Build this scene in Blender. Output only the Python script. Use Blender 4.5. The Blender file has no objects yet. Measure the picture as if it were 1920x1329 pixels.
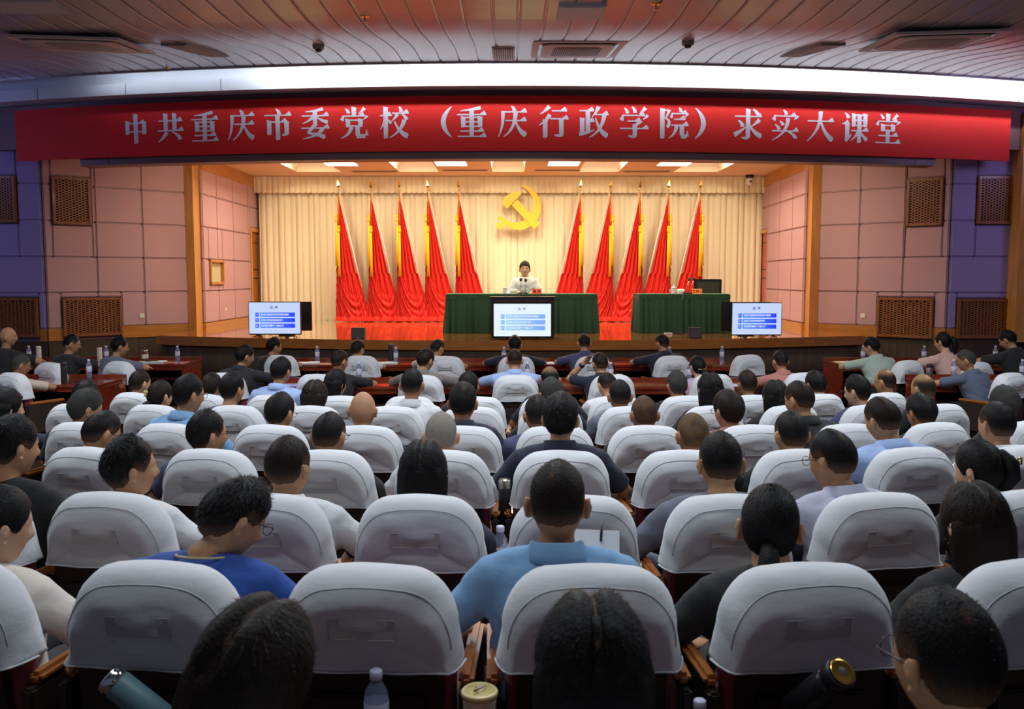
import bpy, bmesh, math, random
import numpy as np
from mathutils import Matrix, Vector

# ---------------------------------------------------------------- camera, world, lights, exposure
PI = math.pi
F = 1676.0                      # focal length in pixels of the 1920x1329 frame
PITCH = math.radians(4.91)
CP, SP = math.cos(PITCH), math.sin(PITCH)
H = 1.93                        # camera height over the front floor
SC = bpy.context.scene
COL = SC.collection

cam_data = bpy.data.cameras.new('camera')
cam = bpy.data.objects.new('camera', cam_data)
COL.objects.link(cam)
cam.location = (0, 0, H)
cam.rotation_euler = (PI / 2 - PITCH, 0, 0)
cam_data.sensor_width = 36.0
cam_data.lens = F / 1920 * 36
cam_data.clip_end = 200
cam_data.clip_start = 0.05
cam_data.dof.use_dof = True
cam_data.dof.focus_distance = 8.0
cam_data.dof.aperture_fstop = 7.0
SC.camera = cam

world = bpy.data.worlds.new('world')
SC.world = world
world.use_nodes = True
world.node_tree.nodes['Background'].inputs[0].default_value = (0.62, 0.72, 1.0, 1)
world.node_tree.nodes['Background'].inputs[1].default_value = 0.10

SC.view_settings.view_transform = 'Standard'
SC.view_settings.look = 'None'
SC.view_settings.exposure = 0.0
SC.view_settings.gamma = 1.0
SC.view_settings.use_curve_mapping = False
SC.cycles.max_bounces = 6
SC.cycles.diffuse_bounces = 3
SC.cycles.glossy_bounces = 3
SC.cycles.transmission_bounces = 5
SC.cycles.use_denoising = True
SC.cycles.sample_clamp_indirect = 4.0


def area(name, loc, target, sx, sy, power, color):
    l = bpy.data.lights.new(name, 'AREA')
    l.shape = 'RECTANGLE'
    l.size, l.size_y = sx, sy
    l.energy = power
    l.color = color
    o = bpy.data.objects.new(name, l)
    COL.objects.link(o)
    o.location = loc
    d = Vector(target) - Vector(loc)
    o.rotation_euler = d.to_track_quat('-Z', 'Y').to_euler()
    return o


COOL = (0.87, 0.94, 1.0)
WARM = (1.0, 0.86, 0.62)
# house ceiling panels over the audience
for (hx, hy, hp) in ((-4.2, 7.8, 94), (0, 7.8, 94), (4.2, 7.8, 94), (-4.2, 4.6, 75), (0, 4.6, 75), (4.2, 4.6, 75)):
    area('house_light', (hx, hy, 4.40), (hx, hy, 0), 1.2, 0.6, hp, COOL)
area('house_light', (0, 2.0, 4.40), (0, 2.0, 0), 3.0, 0.6, 34, COOL)
# stage ceiling panels
for k in range(5):
    sx = (-4.15, -2.0, -.08, 1.86, 3.95)[k]
    area('stage_light', (sx, 18.0, 4.44), (sx, 18.0, 0), 0.45, 1.6, 78, WARM)
    sx = -4.4 + 2.2 * k
    area('stage_light', (sx, 14.9, 4.12), (sx, 16.2, 1.0), 1.2, 0.5, 46, WARM)
# violet wash lamps of the side aisles
area('aisle_wash_light', (-10.6, 12.3, 4.3), (-9.0, 15.1, 2.6), 0.8, 0.8, 22, (0.35, 0.42, 1.0))
area('aisle_wash_light', (9.4, 12.0, 4.3), (8.3, 15.2, 2.4), 0.8, 0.8, 26, (0.62, 0.52, 1.0))


# ---------------------------------------------------------------- pixel rays -> points at a known depth
def ray(px, py):
    dx, dy = px - 960.0, 664.5 - py
    return dx, F * CP + dy * SP, -F * SP + dy * CP


def PY(px, py, Y):
    a, b, c = ray(px, py)
    s = Y / b
    return Vector((a * s, Y, H + c * s))


def PZ(px, py, Z):
    a, b, c = ray(px, py)
    s = (Z - H) / c
    return Vector((a * s, b * s, Z))


def arcy(x, y0, R):
    return y0 + x * x / (2 * R)


def PA(px, py, y0, R):
    a, b, c = ray(px, py)
    x = 0.0
    for _ in range(12):
        Y = arcy(x, y0, R)
        x = a * Y / b
    return Vector((x, Y, H + c * Y / b))


# ---------------------------------------------------------------- materials
def mat(name, color, rough=0.6, metal=0.0, spec=0.5, bump=0.0, bscale=40.0, emit=None, es=1.0, var=0.0, vscale=6.0,
        sheen=0.0, coat=0.0, trans=0.0, stretch=None):
    m = bpy.data.materials.new(name)
    m.use_nodes = True
    nt = m.node_tree
    b = nt.nodes['Principled BSDF']
    b.inputs['Base Color'].default_value = (*color, 1)
    b.inputs['Roughness'].default_value = rough
    b.inputs['Metallic'].default_value = metal
    b.inputs['Specular IOR Level'].default_value = spec
    if sheen:
        b.inputs['Sheen Weight'].default_value = sheen
    if coat:
        b.inputs['Coat Weight'].default_value = coat
        b.inputs['Coat Roughness'].default_value = 0.08
    if trans:
        b.inputs['Transmission Weight'].default_value = trans
        b.inputs['IOR'].default_value = 1.2
    if emit:
        b.inputs['Emission Color'].default_value = (*emit, 1)
        b.inputs['Emission Strength'].default_value = es
    tc = None
    if bump or var:
        tc = nt.nodes.new('ShaderNodeTexCoord')
        mp = nt.nodes.new('ShaderNodeMapping')
        nt.links.new(tc.outputs['Object'], mp.inputs[0])
        if stretch:
            mp.inputs['Scale'].default_value = stretch
    if bump:
        n = nt.nodes.new('ShaderNodeTexNoise')
        n.inputs['Scale'].default_value = bscale
        n.inputs['Detail'].default_value = 4
        bp = nt.nodes.new('ShaderNodeBump')
        bp.inputs['Strength'].default_value = bump
        bp.inputs['Distance'].default_value = 0.01
        nt.links.new(mp.outputs[0], n.inputs['Vector'])
        nt.links.new(n.outputs['Fac'], bp.inputs['Height'])
        nt.links.new(bp.outputs[0], b.inputs['Normal'])
    if var:
        n2 = nt.nodes.new('ShaderNodeTexNoise')
        n2.inputs['Scale'].default_value = vscale
        n2.inputs['Detail'].default_value = 6
        r = nt.nodes.new('ShaderNodeValToRGB')
        r.color_ramp.elements[0].position = 0.3
        r.color_ramp.elements[1].position = 0.7
        r.color_ramp.elements[0].color = (*[c * (1 - var) for c in color], 1)
        r.color_ramp.elements[1].color = (*[min(1, c * (1 + var)) for c in color], 1)
        nt.links.new(mp.outputs[0], n2.inputs['Vector'])
        nt.links.new(n2.outputs['Fac'], r.inputs[0])
        nt.links.new(r.outputs[0], b.inputs['Base Color'])
    return m


def wood(name, c1, c2, rough=0.35, axis='z', scale=1.0, coat=0.3):
    st = {'z': (9, 9, 0.9), 'x': (0.9, 9, 9), 'y': (9, 0.9, 9)}[axis]
    m = mat(name, c1, rough, coat=coat, var=0.01, vscale=2.2 * scale, stretch=st)
    r = [n for n in m.node_tree.nodes if n.type == 'VALTORGB'][0]
    r.color_ramp.elements[0].color = (*c1, 1)
    r.color_ramp.elements[1].color = (*c2, 1)
    return m


M = {}
M['cover'] = mat('white_chair_cloth', (0.70, 0.71, 0.74), 0.85, bump=0.35, bscale=11, sheen=0.2, stretch=(0.8, 1, 2.0))
M['seam'] = mat('cloth_seam', (0.66, 0.67, 0.70), 0.85)
M['label_film'] = mat('clear_card_pocket', (0.50, 0.50, 0.50), 0.22, spec=0.6)
M['chair_red'] = mat('dark_red_velour', (0.26, 0.03, 0.045), 0.8, sheen=0.3, bump=0.2, bscale=200)
M['chair_back'] = mat('dark_brown_board', (0.028, 0.018, 0.014), 0.45)
M['arm_wood'] = wood('armrest_wood', (0.35, 0.11, 0.025), (0.48, 0.17, 0.04), 0.3, 'y')
M['chair_metal'] = mat('black_chair_metal', (0.02, 0.02, 0.022), 0.4, 0.5)
M['net'] = mat('black_net', (0.01, 0.01, 0.01), 0.8)
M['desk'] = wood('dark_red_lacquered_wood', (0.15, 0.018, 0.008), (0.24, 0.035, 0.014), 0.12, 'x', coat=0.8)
M['desk_in'] = mat('desk_inner_board', (0.05, 0.010, 0.006), 0.4)  # inner desk boards, a darker red than the top
M['orange_wood'] = wood('orange_varnished_wood', (0.50, 0.20, 0.035), (0.66, 0.30, 0.065), 0.3, 'z')
M['orange_wood_h'] = wood('orange_varnished_wood_grain_across', (0.42, 0.15, 0.025), (0.55, 0.22, 0.045), 0.3, 'x')
M['door_wood'] = wood('door_veneer', (0.42, 0.14, 0.025), (0.55, 0.21, 0.04), 0.35, 'z')
M['door_red'] = wood('red_door_veneer', (0.40, 0.045, 0.012), (0.50, 0.07, 0.02), 0.35, 'z')
M['grille_wood'] = wood('grille_wood', (0.22, 0.065, 0.016), (0.32, 0.11, 0.03), 0.4, 'z')
M['black'] = mat('black_void', (0.006, 0.005, 0.005), 0.9)
M['dado'] = wood('dark_brown_dado', (0.045, 0.026, 0.014), (0.075, 0.045, 0.022), 0.65, 'z', coat=0.0)
M['stage_lip'] = wood('stage_lip_wood', (0.36, 0.12, 0.022), (0.48, 0.18, 0.034), 0.3, 'x')
M['stage_floor'] = wood('glossy_stage_boards', (0.42, 0.13, 0.02), (0.54, 0.19, 0.032), 0.12, 'x', coat=1.0)
M['pink'] = mat('dusty_pink_acoustic_fabric', (0.52, 0.305, 0.315), 0.9, bump=0.25, bscale=260, sheen=0.1)
M['violet'] = mat('blue_lit_acoustic_fabric', (0.33, 0.26, 0.50), 0.9, bump=0.25, bscale=260, sheen=0.1)  # bluish light on the outer walls painted into the fabric colour
M['joint'] = mat('panel_joint', (0.34, 0.18, 0.17), 0.9)
M['vjoint'] = mat('blue_lit_panel_joint', (0.16, 0.12, 0.26), 0.9)  # joint colour tinted with the same painted blue light
M['ceil_metal'] = mat('grey_metal_ceiling_strip', (0.45, 0.45, 0.46), 0.26, 0.15, bump=0.2, bscale=1.6)
M['ceil_gap'] = mat('ceiling_shadow_gap', (0.06, 0.055, 0.055), 0.6)
M['fascia'] = mat('white_metal_fascia', (0.80, 0.82, 0.86), 0.35)
M['beam'] = mat('maroon_grey_beam_panel', (0.16, 0.085, 0.095), 0.45)
M['led'] = mat('cove_led_strip', (1, 1, 1), 0.5, emit=(0.92, 0.95, 1.0), es=62.0)
M['plaster'] = mat('cream_stage_ceiling', (0.74, 0.56, 0.40), 0.85)
M['coffer'] = mat('coffer_plaster', (0.85, 0.78, 0.66), 0.85)
M['panel_light'] = mat('lit_diffuser', (1, 1, 1), 0.5, emit=(1.0, 0.95, 0.86), es=6.0)
M['vent'] = mat('beige_vent', (0.42, 0.30, 0.21), 0.6)
M['curtain'] = mat('cream_stage_curtain', (0.86, 0.77, 0.54), 0.75, bump=0.1, bscale=150)
M['valance'] = mat('cream_valance', (0.85, 0.75, 0.51), 0.75)
M['flag_red'] = mat('red_flag_satin', (0.62, 0.012, 0.003), 0.65)
M['flag_pole'] = mat('pale_pink_flag_pole', (0.80, 0.58, 0.48), 0.4)
M['gold'] = mat('polished_gold_finial', (0.95, 0.62, 0.12), 0.22, 1.0)
M['tassel'] = mat('yellow_tassel', (0.92, 0.55, 0.015), 0.7, bump=0.6, bscale=60, stretch=(6, 6, 0.3))
M['emblem'] = mat('yellow_emblem_board', (0.86, 0.56, 0.03), 0.5)
M['banner'] = mat('red_banner_cloth', (0.80, 0.014, 0.010), 0.7, bump=0.15, bscale=3)
M['banner_text'] = mat('white_banner_lettering', (0.82, 0.80, 0.92), 0.6)
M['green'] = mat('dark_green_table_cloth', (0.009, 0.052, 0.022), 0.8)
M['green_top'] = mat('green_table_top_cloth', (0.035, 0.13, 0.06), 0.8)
M['tv_black'] = mat('black_tv_plastic', (0.012, 0.012, 0.014), 0.3)
M['black_leather'] = mat('black_leather', (0.045, 0.04, 0.028), 0.35)
M['white_plastic'] = mat('white_plastic', (0.82, 0.82, 0.80), 0.4)
M['grey_plastic'] = mat('grey_plastic', (0.30, 0.30, 0.31), 0.5)
M['dark_grille'] = mat('dark_air_grille', (0.07, 0.065, 0.065), 0.6)
M['cream_plastic'] = mat('cream_switch_plastic', (0.78, 0.72, 0.50), 0.4)
M['porcelain'] = mat('white_porcelain', (0.88, 0.88, 0.84), 0.15)
M['towel'] = mat('white_towel', (0.88, 0.86, 0.80), 0.9)
M['chrome'] = mat('chrome', (0.75, 0.75, 0.77), 0.15, 1.0)
M['foam'] = mat('microphone_foam', (0.06, 0.06, 0.055), 0.9)
M['card_red'] = mat('red_name_card', (0.85, 0.10, 0.02), 0.5)
M['card_orange'] = mat('orange_name_card', (0.95, 0.32, 0.05), 0.5)
M['ink'] = mat('black_ink', (0.02, 0.01, 0.01), 0.6)
M['ink_red'] = mat('dark_red_ink', (0.35, 0.02, 0.01), 0.6)
M['paper'] = mat('white_paper', (0.82, 0.82, 0.84), 0.7)
M['paper_y'] = mat('yellow_paper', (0.82, 0.74, 0.40), 0.7)
M['blue_book'] = mat('blue_book_cover', (0.015, 0.06, 0.30), 0.4)
M['pet'] = mat('clear_bottle_plastic', (0.55, 0.60, 0.85), 0.08, trans=0.75)
M['pet_label'] = mat('bottle_label', (0.62, 0.62, 0.78), 0.5)
M['cap'] = mat('white_bottle_cap', (0.66, 0.66, 0.86), 0.4)
M['flask_black'] = mat('black_flask', (0.02, 0.02, 0.025), 0.3)
M['steel'] = mat('brushed_steel', (0.45, 0.42, 0.38), 0.3, 1.0)
M['flask_cream'] = mat('cream_flask', (0.72, 0.66, 0.55), 0.4)
M['flask_teal'] = mat('pale_teal_flask', (0.16, 0.30, 0.34), 0.4)
M['tea'] = mat('brown_tea', (0.16, 0.05, 0.015), 0.15)
M['floor'] = wood('dark_hall_floor', (0.05, 0.022, 0.014), (0.08, 0.035, 0.02), 0.4, 'y')
M['dark_frame'] = wood('very_dark_wood', (0.022, 0.010, 0.009), (0.04, 0.018, 0.014), 0.3, 'x')
M['yellow_lid'] = mat('pale_yellow_cup_lid', (0.62, 0.50, 0.20), 0.35)
M['cushion'] = mat('curtain_in_window', (0.55, 0.50, 0.30), 0.8)

SKIN_T = {'a': (0.46, 0.235, 0.125), 'b': (0.38, 0.18, 0.09), 'c': (0.56, 0.32, 0.20), 'd': (0.50, 0.27, 0.14)}
for k, c in SKIN_T.items():
    M['skin_' + k] = mat('skin_tone_' + k, c, 0.55, spec=0.35)


def hair_mat(name, color, skin, rough=0.42):
    m = mat(name, color, rough + .1, spec=0.16, bump=0.3, bscale=150)
    nt = m.node_tree
    b = nt.nodes['Principled BSDF']
    at = nt.nodes.new('ShaderNodeAttribute')
    at.attribute_name = 'fade'
    mx = nt.nodes.new('ShaderNodeMixRGB')
    mx.inputs[1].default_value = (*color, 1)
    mx.inputs[2].default_value = (*skin, 1)
    nt.links.new(at.outputs['Fac'], mx.inputs[0])
    nt.links.new(mx.outputs[0], b.inputs['Base Color'])
    return m


M['hair_black'] = hair_mat('black_hair', (0.007, 0.006, 0.006), (0.20, 0.10, 0.05))
M['hair_brown'] = hair_mat('dark_brown_hair', (0.014, 0.009, 0.006), (0.20, 0.10, 0.05))
M['hair_grey'] = hair_mat('greying_hair', (0.042, 0.040, 0.037), (0.22, 0.12, 0.07), 0.6)
M['hair_white'] = hair_mat('short_grey_hair', (0.26, 0.23, 0.20), (0.30, 0.18, 0.12), 0.7)
M['hair_thin'] = hair_mat('thin_cropped_hair', (0.026, 0.018, 0.012), (0.30, 0.17, 0.08), 0.6)

CLOTH = {'navy': (0.012, 0.014, 0.035), 'black': (0.012, 0.012, 0.014), 'lightblue': (0.36, 0.48, 0.78),
         'skyblue': (0.20, 0.38, 0.62), 'blue': (0.015, 0.07, 0.34), 'white': (0.72, 0.72, 0.74), 'taupe': (0.20, 0.17, 0.16),
         'pink': (0.46, 0.18, 0.15), 'palepink': (0.62, 0.38, 0.33), 'palegreen': (0.42, 0.52, 0.45), 'slate': (0.09, 0.11, 0.17),
         'lavender': (0.52, 0.52, 0.66), 'beige': (0.50, 0.42, 0.34), 'lilac': (0.50, 0.34, 0.52), 'cream': (0.74, 0.68, 0.60),
         'violetblue': (0.06, 0.06, 0.15), 'greyblue': (0.13, 0.14, 0.19), 'trouser': (0.014, 0.014, 0.020), 'shoe': (0.01, 0.01, 0.01)}
for k, c in CLOTH.items():
    M['cloth_' + k] = mat('fabric_' + k, c, 0.85, bump=1.0, bscale=7, sheen=0.1, stretch=(1, 1, 1.6))
    

# ---------------------------------------------------------------- mesh helpers
class MB:
    def __init__(s):
        s.v, s.f, s.smooth = [], [], []

    def add(s, verts, faces, smooth=False):
        o = len(s.v)
        s.v += [tuple(float(c) for c in p) for p in verts]
        s.f += [[i + o for i in f] for f in faces]
        s.smooth += [smooth] * len(faces)
        return s

    def box(s, x0, x1, y0, y1, z0, z1, bevel=0.0, rot=None, at=(0, 0, 0)):
        if bevel <= 0:
            v = [(x, y, z) for x in (x0, x1) for y in (y0, y1) for z in (z0, z1)]
            f = [(0, 1, 3, 2), (4, 6, 7, 5), (0, 4, 5, 1), (2, 3, 7, 6), (0, 2, 6, 4), (1, 5, 7, 3)]
        else:
            bm = bmesh.new()
            bmesh.ops.create_cube(bm, size=1)
            for p in bm.verts:
                p.co = Vector(((x0 + x1) / 2 + p.co.x * (x1 - x0), (y0 + y1) / 2 + p.co.y * (y1 - y0), (z0 + z1) / 2 + p.co.z * (z1 - z0)))
            b = min(bevel, (x1 - x0) * .45, (y1 - y0) * .45, (z1 - z0) * .45)
            bmesh.ops.bevel(bm, geom=list(bm.edges), offset=b, segments=2, affect='EDGES')
            bm.verts.index_update()
            v = [p.co.copy() for p in bm.verts]
            f = [[q.index for q in fc.verts] for fc in bm.faces]
            bm.free()
        if rot is not None:
            R = Matrix.Rotation(rot, 3, 'Z')
            v = [R @ Vector(p) for p in v]
        v = [Vector(p) + Vector(at) for p in v]
        return s.add(v, f)

    def loft(s, rings, cap=True, smooth=True, closed=True):
        n = len(rings[0])
        v = [tuple(p) for r in rings for p in r]
        f = []
        for i in range(len(rings) - 1):
            for j in range(n if closed else n - 1):
                a, b = i * n + j, i * n + (j + 1) % n
                f.append((a, b, b + n, a + n))
        if cap and closed:
            for base, ring, flip in ((0, rings[0], True), ((len(rings) - 1) * n, rings[-1], False)):
                c = np.mean(np.array([tuple(p) for p in ring]), axis=0)
                v.append(tuple(c))
                ci = len(v) - 1
                for j in range(n):
                    a, b = base + j, base + (j + 1) % n
                    f.append((ci, b, a) if flip else (ci, a, b))
        return s.add(v, f, smooth)

    def tube(s, pts, rad, n=10, flat=(1, 1), smooth=True, round_=False):
        pts = [Vector(p) for p in pts]
        if not isinstance(rad, (list, tuple)):
            rad = [rad] * len(pts)
        rad = list(rad)
        if round_:
            d0 = (pts[0] - pts[1]).normalized()
            d1 = (pts[-1] - pts[-2]).normalized()
            r0, r1 = rad[0], rad[-1]
            pts = [pts[0] + d0 * r0 * .92, pts[0] + d0 * r0 * .6] + pts + [pts[-1] + d1 * r1 * .6, pts[-1] + d1 * r1 * .92]
            rad = [r0 * .35, r0 * .8] + rad + [r1 * .8, r1 * .35]
        rings = []
        up = None
        for i, p in enumerate(pts):
            t = (pts[min(i + 1, len(pts) - 1)] - pts[max(i - 1, 0)])
            t = t.normalized() if t.length > 1e-9 else Vector((0, 0, 1))
            if up is None:
                up = Vector((0, 0, 1)) if abs(t.z) < .9 else Vector((0, 1, 0))
            side = t.cross(up)
            side.normalize()
            up = side.cross(t)
            up.normalize()
            rings.append([p + side * (math.cos(2 * PI * k / n) * rad[i] * flat[0]) + up * (math.sin(2 * PI * k / n) * rad[i] * flat[1]) for k in range(n)])
        return s.loft(rings, True, smooth)

    def lathe(s, prof, n=20, at=(0, 0, 0), smooth=True, M4=None):
        rings = []
        for (r, z) in prof:
            rings.append([Vector((r * math.cos(2 * PI * k / n), r * math.sin(2 * PI * k / n), z)) for k in range(n)])
        if M4 is not None:
            rings = [[M4 @ p for p in r] for r in rings]
        rings = [[p + Vector(at) for p in r] for r in rings]
        return s.loft(rings, True, smooth)

    def grid(s, P, smooth=True):
        P = np.asarray(P)
        a, b = P.shape[:2]
        v = P.reshape(-1, 3)
        f = [(i * b + j, i * b + j + 1, (i + 1) * b + j + 1, (i + 1) * b + j) for i in range(a - 1) for j in range(b - 1)]
        return s.add(v, f, smooth)

    def prism(s, poly, d0, d1, fn):
        """poly 2-D outline, fn(u, v, depth) -> point"""
        n = len(poly)
        v = [fn(u, w, d0) for u, w in poly] + [fn(u, w, d1) for u, w in poly]
        f = [list(range(n)), list(range(2 * n - 1, n - 1, -1))] + [(i, n + i, n + (i + 1) % n, (i + 1) % n) for i in range(n)]
        return s.add(v, f)

    def mesh(s, name):
        me = bpy.data.meshes.new(name)
        me.from_pydata(s.v, [], s.f)
        me.polygons.foreach_set('use_smooth', s.smooth)
        me.validate()
        me.update()
        return me

    def build(s, name, material, parent=None, recalc=True):
        me = s.mesh(name)
        if recalc:
            bm = bmesh.new()
            bm.from_mesh(me)
            bmesh.ops.recalc_face_normals(bm, faces=bm.faces)
            bm.to_mesh(me)
            bm.free()
        return link(name, me, material, parent)


def link(name, me, material, parent=None):
    o = bpy.data.objects.new(name, me)
    COL.objects.link(o)
    if material is not None and len(me.materials) == 0:
        me.materials.append(material)
    if parent is not None:
        o.parent = parent
    return o


def tag(o, label=None, cat=None, group=None, kind=None):
    if label:
        o['label'] = label
    if cat:
        o['category'] = cat
    if group:
        o['group'] = group
    if kind:
        o['kind'] = kind
    return o


def thing(name, label, cat, loc=(0, 0, 0), rz=0.0, group=None):
    o = bpy.data.objects.new(name, None)
    o.empty_display_size = 0.1
    COL.objects.link(o)
    o.location = loc
    o.rotation_euler = (0, 0, rz)
    return tag(o, label, cat, group)


KIDS = {}


def copy_tree(o, parent=None):
    c = o.copy()
    COL.objects.link(c)
    c.parent = parent
    for ch in [q for q in bpy.data.objects if q.parent == o]:
        copy_tree(ch, c)
    return c


def struct(name, mb, m, parent=None, **k):
    o = mb.build(name, m, parent, **k)
    if parent is None:
        o['kind'] = 'structure'
    return o


def text_obj(s, size, m, name, parent=None, bold=0.0, depth=0.001, align='CENTER'):
    cu = bpy.data.curves.new(name, 'FONT')
    cu.body = s
    cu.size = size
    cu.align_x = align
    cu.align_y = 'CENTER'
    cu.extrude = depth
    cu.offset = bold
    cu.resolution_u = 2
    tmp = bpy.data.objects.new(name + '_tmp', cu)
    COL.objects.link(tmp)
    dg = bpy.context.evaluated_depsgraph_get()
    me = bpy.data.meshes.new_from_object(tmp.evaluated_get(dg))
    bpy.data.objects.remove(tmp)
    me.materials.clear()
    return link(name, me, m, parent)

# ================================================================ SETTING
STAGE = 0.953
FY = [(-2, .32), (0, .30), (2.26, .233), (3.15, .202), (4.2, .162), (5.2, .118), (6.3, .076), (7.4, 0.0), (25, 0.0)]


def floor_z(y):
    for (a, za), (b, zb) in zip(FY, FY[1:]):
        if y <= b:
            return za + (zb - za) * (y - a) / (b - a)
    return 0.0


fl = MB()
for (a, za), (b, zb) in zip(FY, FY[1:]):
    fl.box(-11.2, 11.2, a, b, -0.3, -0.25)
    fl.v[-8:] = [(x, y, (zz if z > -0.27 else -0.3)) for (x, y, z), zz in zip(fl.v[-8:], [za if v[1] == a else zb for v in fl.v[-8:]])]
struct('floor', fl, M['floor'])

# ---- stage platform
SY0, SR = 13.9, 14.5
xs = np.linspace(-6.0, 5.95, 40)
front = [(x, arcy(x, SY0, SR)) for x in xs]
poly = front + [(5.95, 20.9), (-6.05, 20.9)]
st = MB().prism(poly, STAGE - 0.04, STAGE, lambda u, v, d: (u, v, d))
struct('floor_stage', st, M['stage_floor'])
lip = MB().prism([(x, y + .012) for x, y in front] + [(5.95, 17.0), (5.6, 17.0)] + [(x * .97, y + .25) for x, y in reversed(front)] + [(-5.7, 17.0), (-6.0, 17.0)],
                 0.80, STAGE - 0.041, lambda u, v, d: (u, v, d))
lip = MB()
fr2 = [(x, y) for x, y in front]
lip.loft([[(x, y - .012, 0.80), (x, y - .012, STAGE - .004), (x, y + .10, STAGE - .045), (x, y + .10, 0.80)] for x, y in fr2], smooth=False)
lip.box(-6.03, -5.9, front[0][1] - .012, 17.0, 0.80, STAGE - .004)
lip.box(5.86, 5.98, front[-1][1] - .012, 17.0, 0.80, STAGE - .004)
struct('trim_1', lip, M['stage_lip'])
rs = MB()
rs.loft([[(x * .99, y + .03, 0.0), (x * .99, y + .03, 0.80), (x * .99, y + .12, 0.80), (x * .99, y + .12, 0.0)] for x, y in fr2])
rs.box(-5.97, -5.88, front[0][1] + .02, 17.0, 0, 0.80)
rs.box(5.84, 5.93, front[-1][1] + .02, 17.0, 0, 0.80)
rs.loft([[(x * .985, y + .01, 0.40), (x * .985, y + .01, 0.415), (x * .985, y + .1, 0.415), (x * .985, y + .1, 0.40)] for x, y in fr2])
struct('wall_stage_front', rs, M['dado'])


class Wall:
    def __init__(s, ax, ay, bx, by):
        s.a = Vector((ax, ay))
        s.b = Vector((bx, by))
        s.d = (s.b - s.a).normalized()
        s.L = (s.b - s.a).length
        s.rz = math.atan2(s.d.y, s.d.x)

    def s_of(s, px, py=520):
        a, b, _ = ray(px, py)
        # a*t = ax + d.x*s ; b*t = ay + d.y*s
        det = a * (-s.d.y) + b * s.d.x
        t = (s.a.x * (-s.d.y) + s.a.y * s.d.x) / det
        return (Vector((a * t, b * t)) - s.a).dot(s.d)

    def z_of(s, px, py):
        sv = s.s_of(px, py)
        p = s.a + s.d * sv
        _, b, c = ray(px, py)
        return H + c * p.y / b

    def place(s, o):
        o.location = (s.a.x, s.a.y, 0)
        o.rotation_euler = (0, 0, s.rz)
        return o


def wx(px, Y):
    return ray(px, 520)[0] / ray(px, 520)[1] * Y


WL2 = Wall(-11.0, 15.1, wx(85, 15.1), 15.1)             # wall with blue light in its panel colour, left of the corner
WL1 = Wall(wx(85, 15.1), 15.1, wx(353, 16.8), 16.8)     # pink splayed wall
WLS = Wall(wx(378, 17.0), 17.0, wx(483, 20.7), 20.7)    # pink wall beside the stage
WRS = Wall(wx(1427, 20.7), 20.7, wx(1511, 17.0), 17.0)
WR1 = Wall(wx(1534, 16.8), 16.8, wx(1778, 15.2), 15.2)
WR2 = Wall(wx(1778, 15.2), 15.2, 11.0, 15.2)
ZL = [1.07 + .605 * k for k in range(7)]
ZL[-1] = 4.62


def cushion(mb, x0, x1, z0, z1, y0=-0.055, y1=0.0, g=.003):
    mb.box(x0 + g, x1 - g, y0, y1, z0 + g, z1 - g, bevel=.018)


def panel_wall(name, W, joints, pm, jm, zlo, skip=(), top=4.62, holes=()):
    w = MB().box(0, W.L, 0.0, 0.25, 0.0, top)
    o = W.place(struct(name, w, jm))
    p = MB()
    js = [W.s_of(j) for j in joints]
    js[0] = max(js[0], 0.0)
    js[-1] = min(js[-1], W.L)
    for a, b in zip(js, js[1:]):
        for i in range(6):
            z0, z1 = ZL[i], min(ZL[i + 1], top)
            if z1 - z0 < .06:
                continue
            bad = False
            for (hx0, hx1, hz0, hz1) in holes:
                if hx0 < b and hx1 > a and hz0 < z1 and hz1 > z0:
                    bad = True
                    # split round the opening
                    for (c0, c1, e0, e1) in ((a, max(a, hx0), z0, z1), (min(b, hx1), b, z0, z1), (max(a, hx0), min(b, hx1), z0, max(z0, hz0)), (max(a, hx0), min(b, hx1), min(z1, hz1), z1)):
                        if c1 - c0 > .03 and e1 - e0 > .03:
                            cushion(p, c0, c1, e0, e1, g=.002)
                    break
            if not bad:
                cushion(p, a, b, z0, z1)
    q = p.build('acoustic_panel_cladding', pm, o)
    return o


def grille(name, W, px0, px1, py0, py1, label, cols, rows, pmid=None):
    s0, s1 = W.s_of(px0), W.s_of(px1)
    pm = (px0 + px1) / 2
    z1, z0 = W.z_of(pm, py0), W.z_of(pm, py1)
    t = W.place(thing(name, label, 'air grille'))
    t['group'] = 'wooden air grilles on the side walls'
    fr = MB()
    fw = .05
    y0, y1 = -.10, -.0
    fr.box(s0, s0 + fw, y0, y1, z0, z1, .008)
    fr.box(s1 - fw, s1, y0, y1, z0, z1, .008)
    fr.box(s0 + fw, s1 - fw, y0, y1, z0, z0 + fw, .008)
    fr.box(s0 + fw, s1 - fw, y0, y1, z1 - fw, z1, .008)
    fr.build('frame', M['grille_wood'], t)
    MB().box(s0 + fw, s1 - fw, -.035, -.02, z0 + fw, z1 - fw).build('backing', M['black'], t)
    la = MB()
    iw, ih = s1 - s0 - 2 * fw, z1 - z0 - 2 * fw
    cw = iw / cols
    for c in range(1, cols):
        x = s0 + fw + c * cw
        la.box(x - cw * .16, x + cw * .16, -.085, -.045, z0 + fw, z1 - fw)
    rh = ih / rows
    for c in range(cols):
        for r in range(rows + 1):
            z = z0 + fw + (r + (.5 if c % 2 else 0)) * rh
            if z > z1 - fw:
                continue
            x = s0 + fw + c * cw
            la.box(x, x + cw, -.08, -.05, z - rh * .27, z + rh * .27)
    la.build('lattice', M['grille_wood'], t)
    return (s0, s1, z0, z1)


def hole(W, px0, px1, py0, py1):
    pm = (px0 + px1) / 2
    return (W.s_of(px0) - .012, W.s_of(px1) + .012, W.z_of(pm, py1) - .012, W.z_of(pm, py0) + .012)


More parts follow.
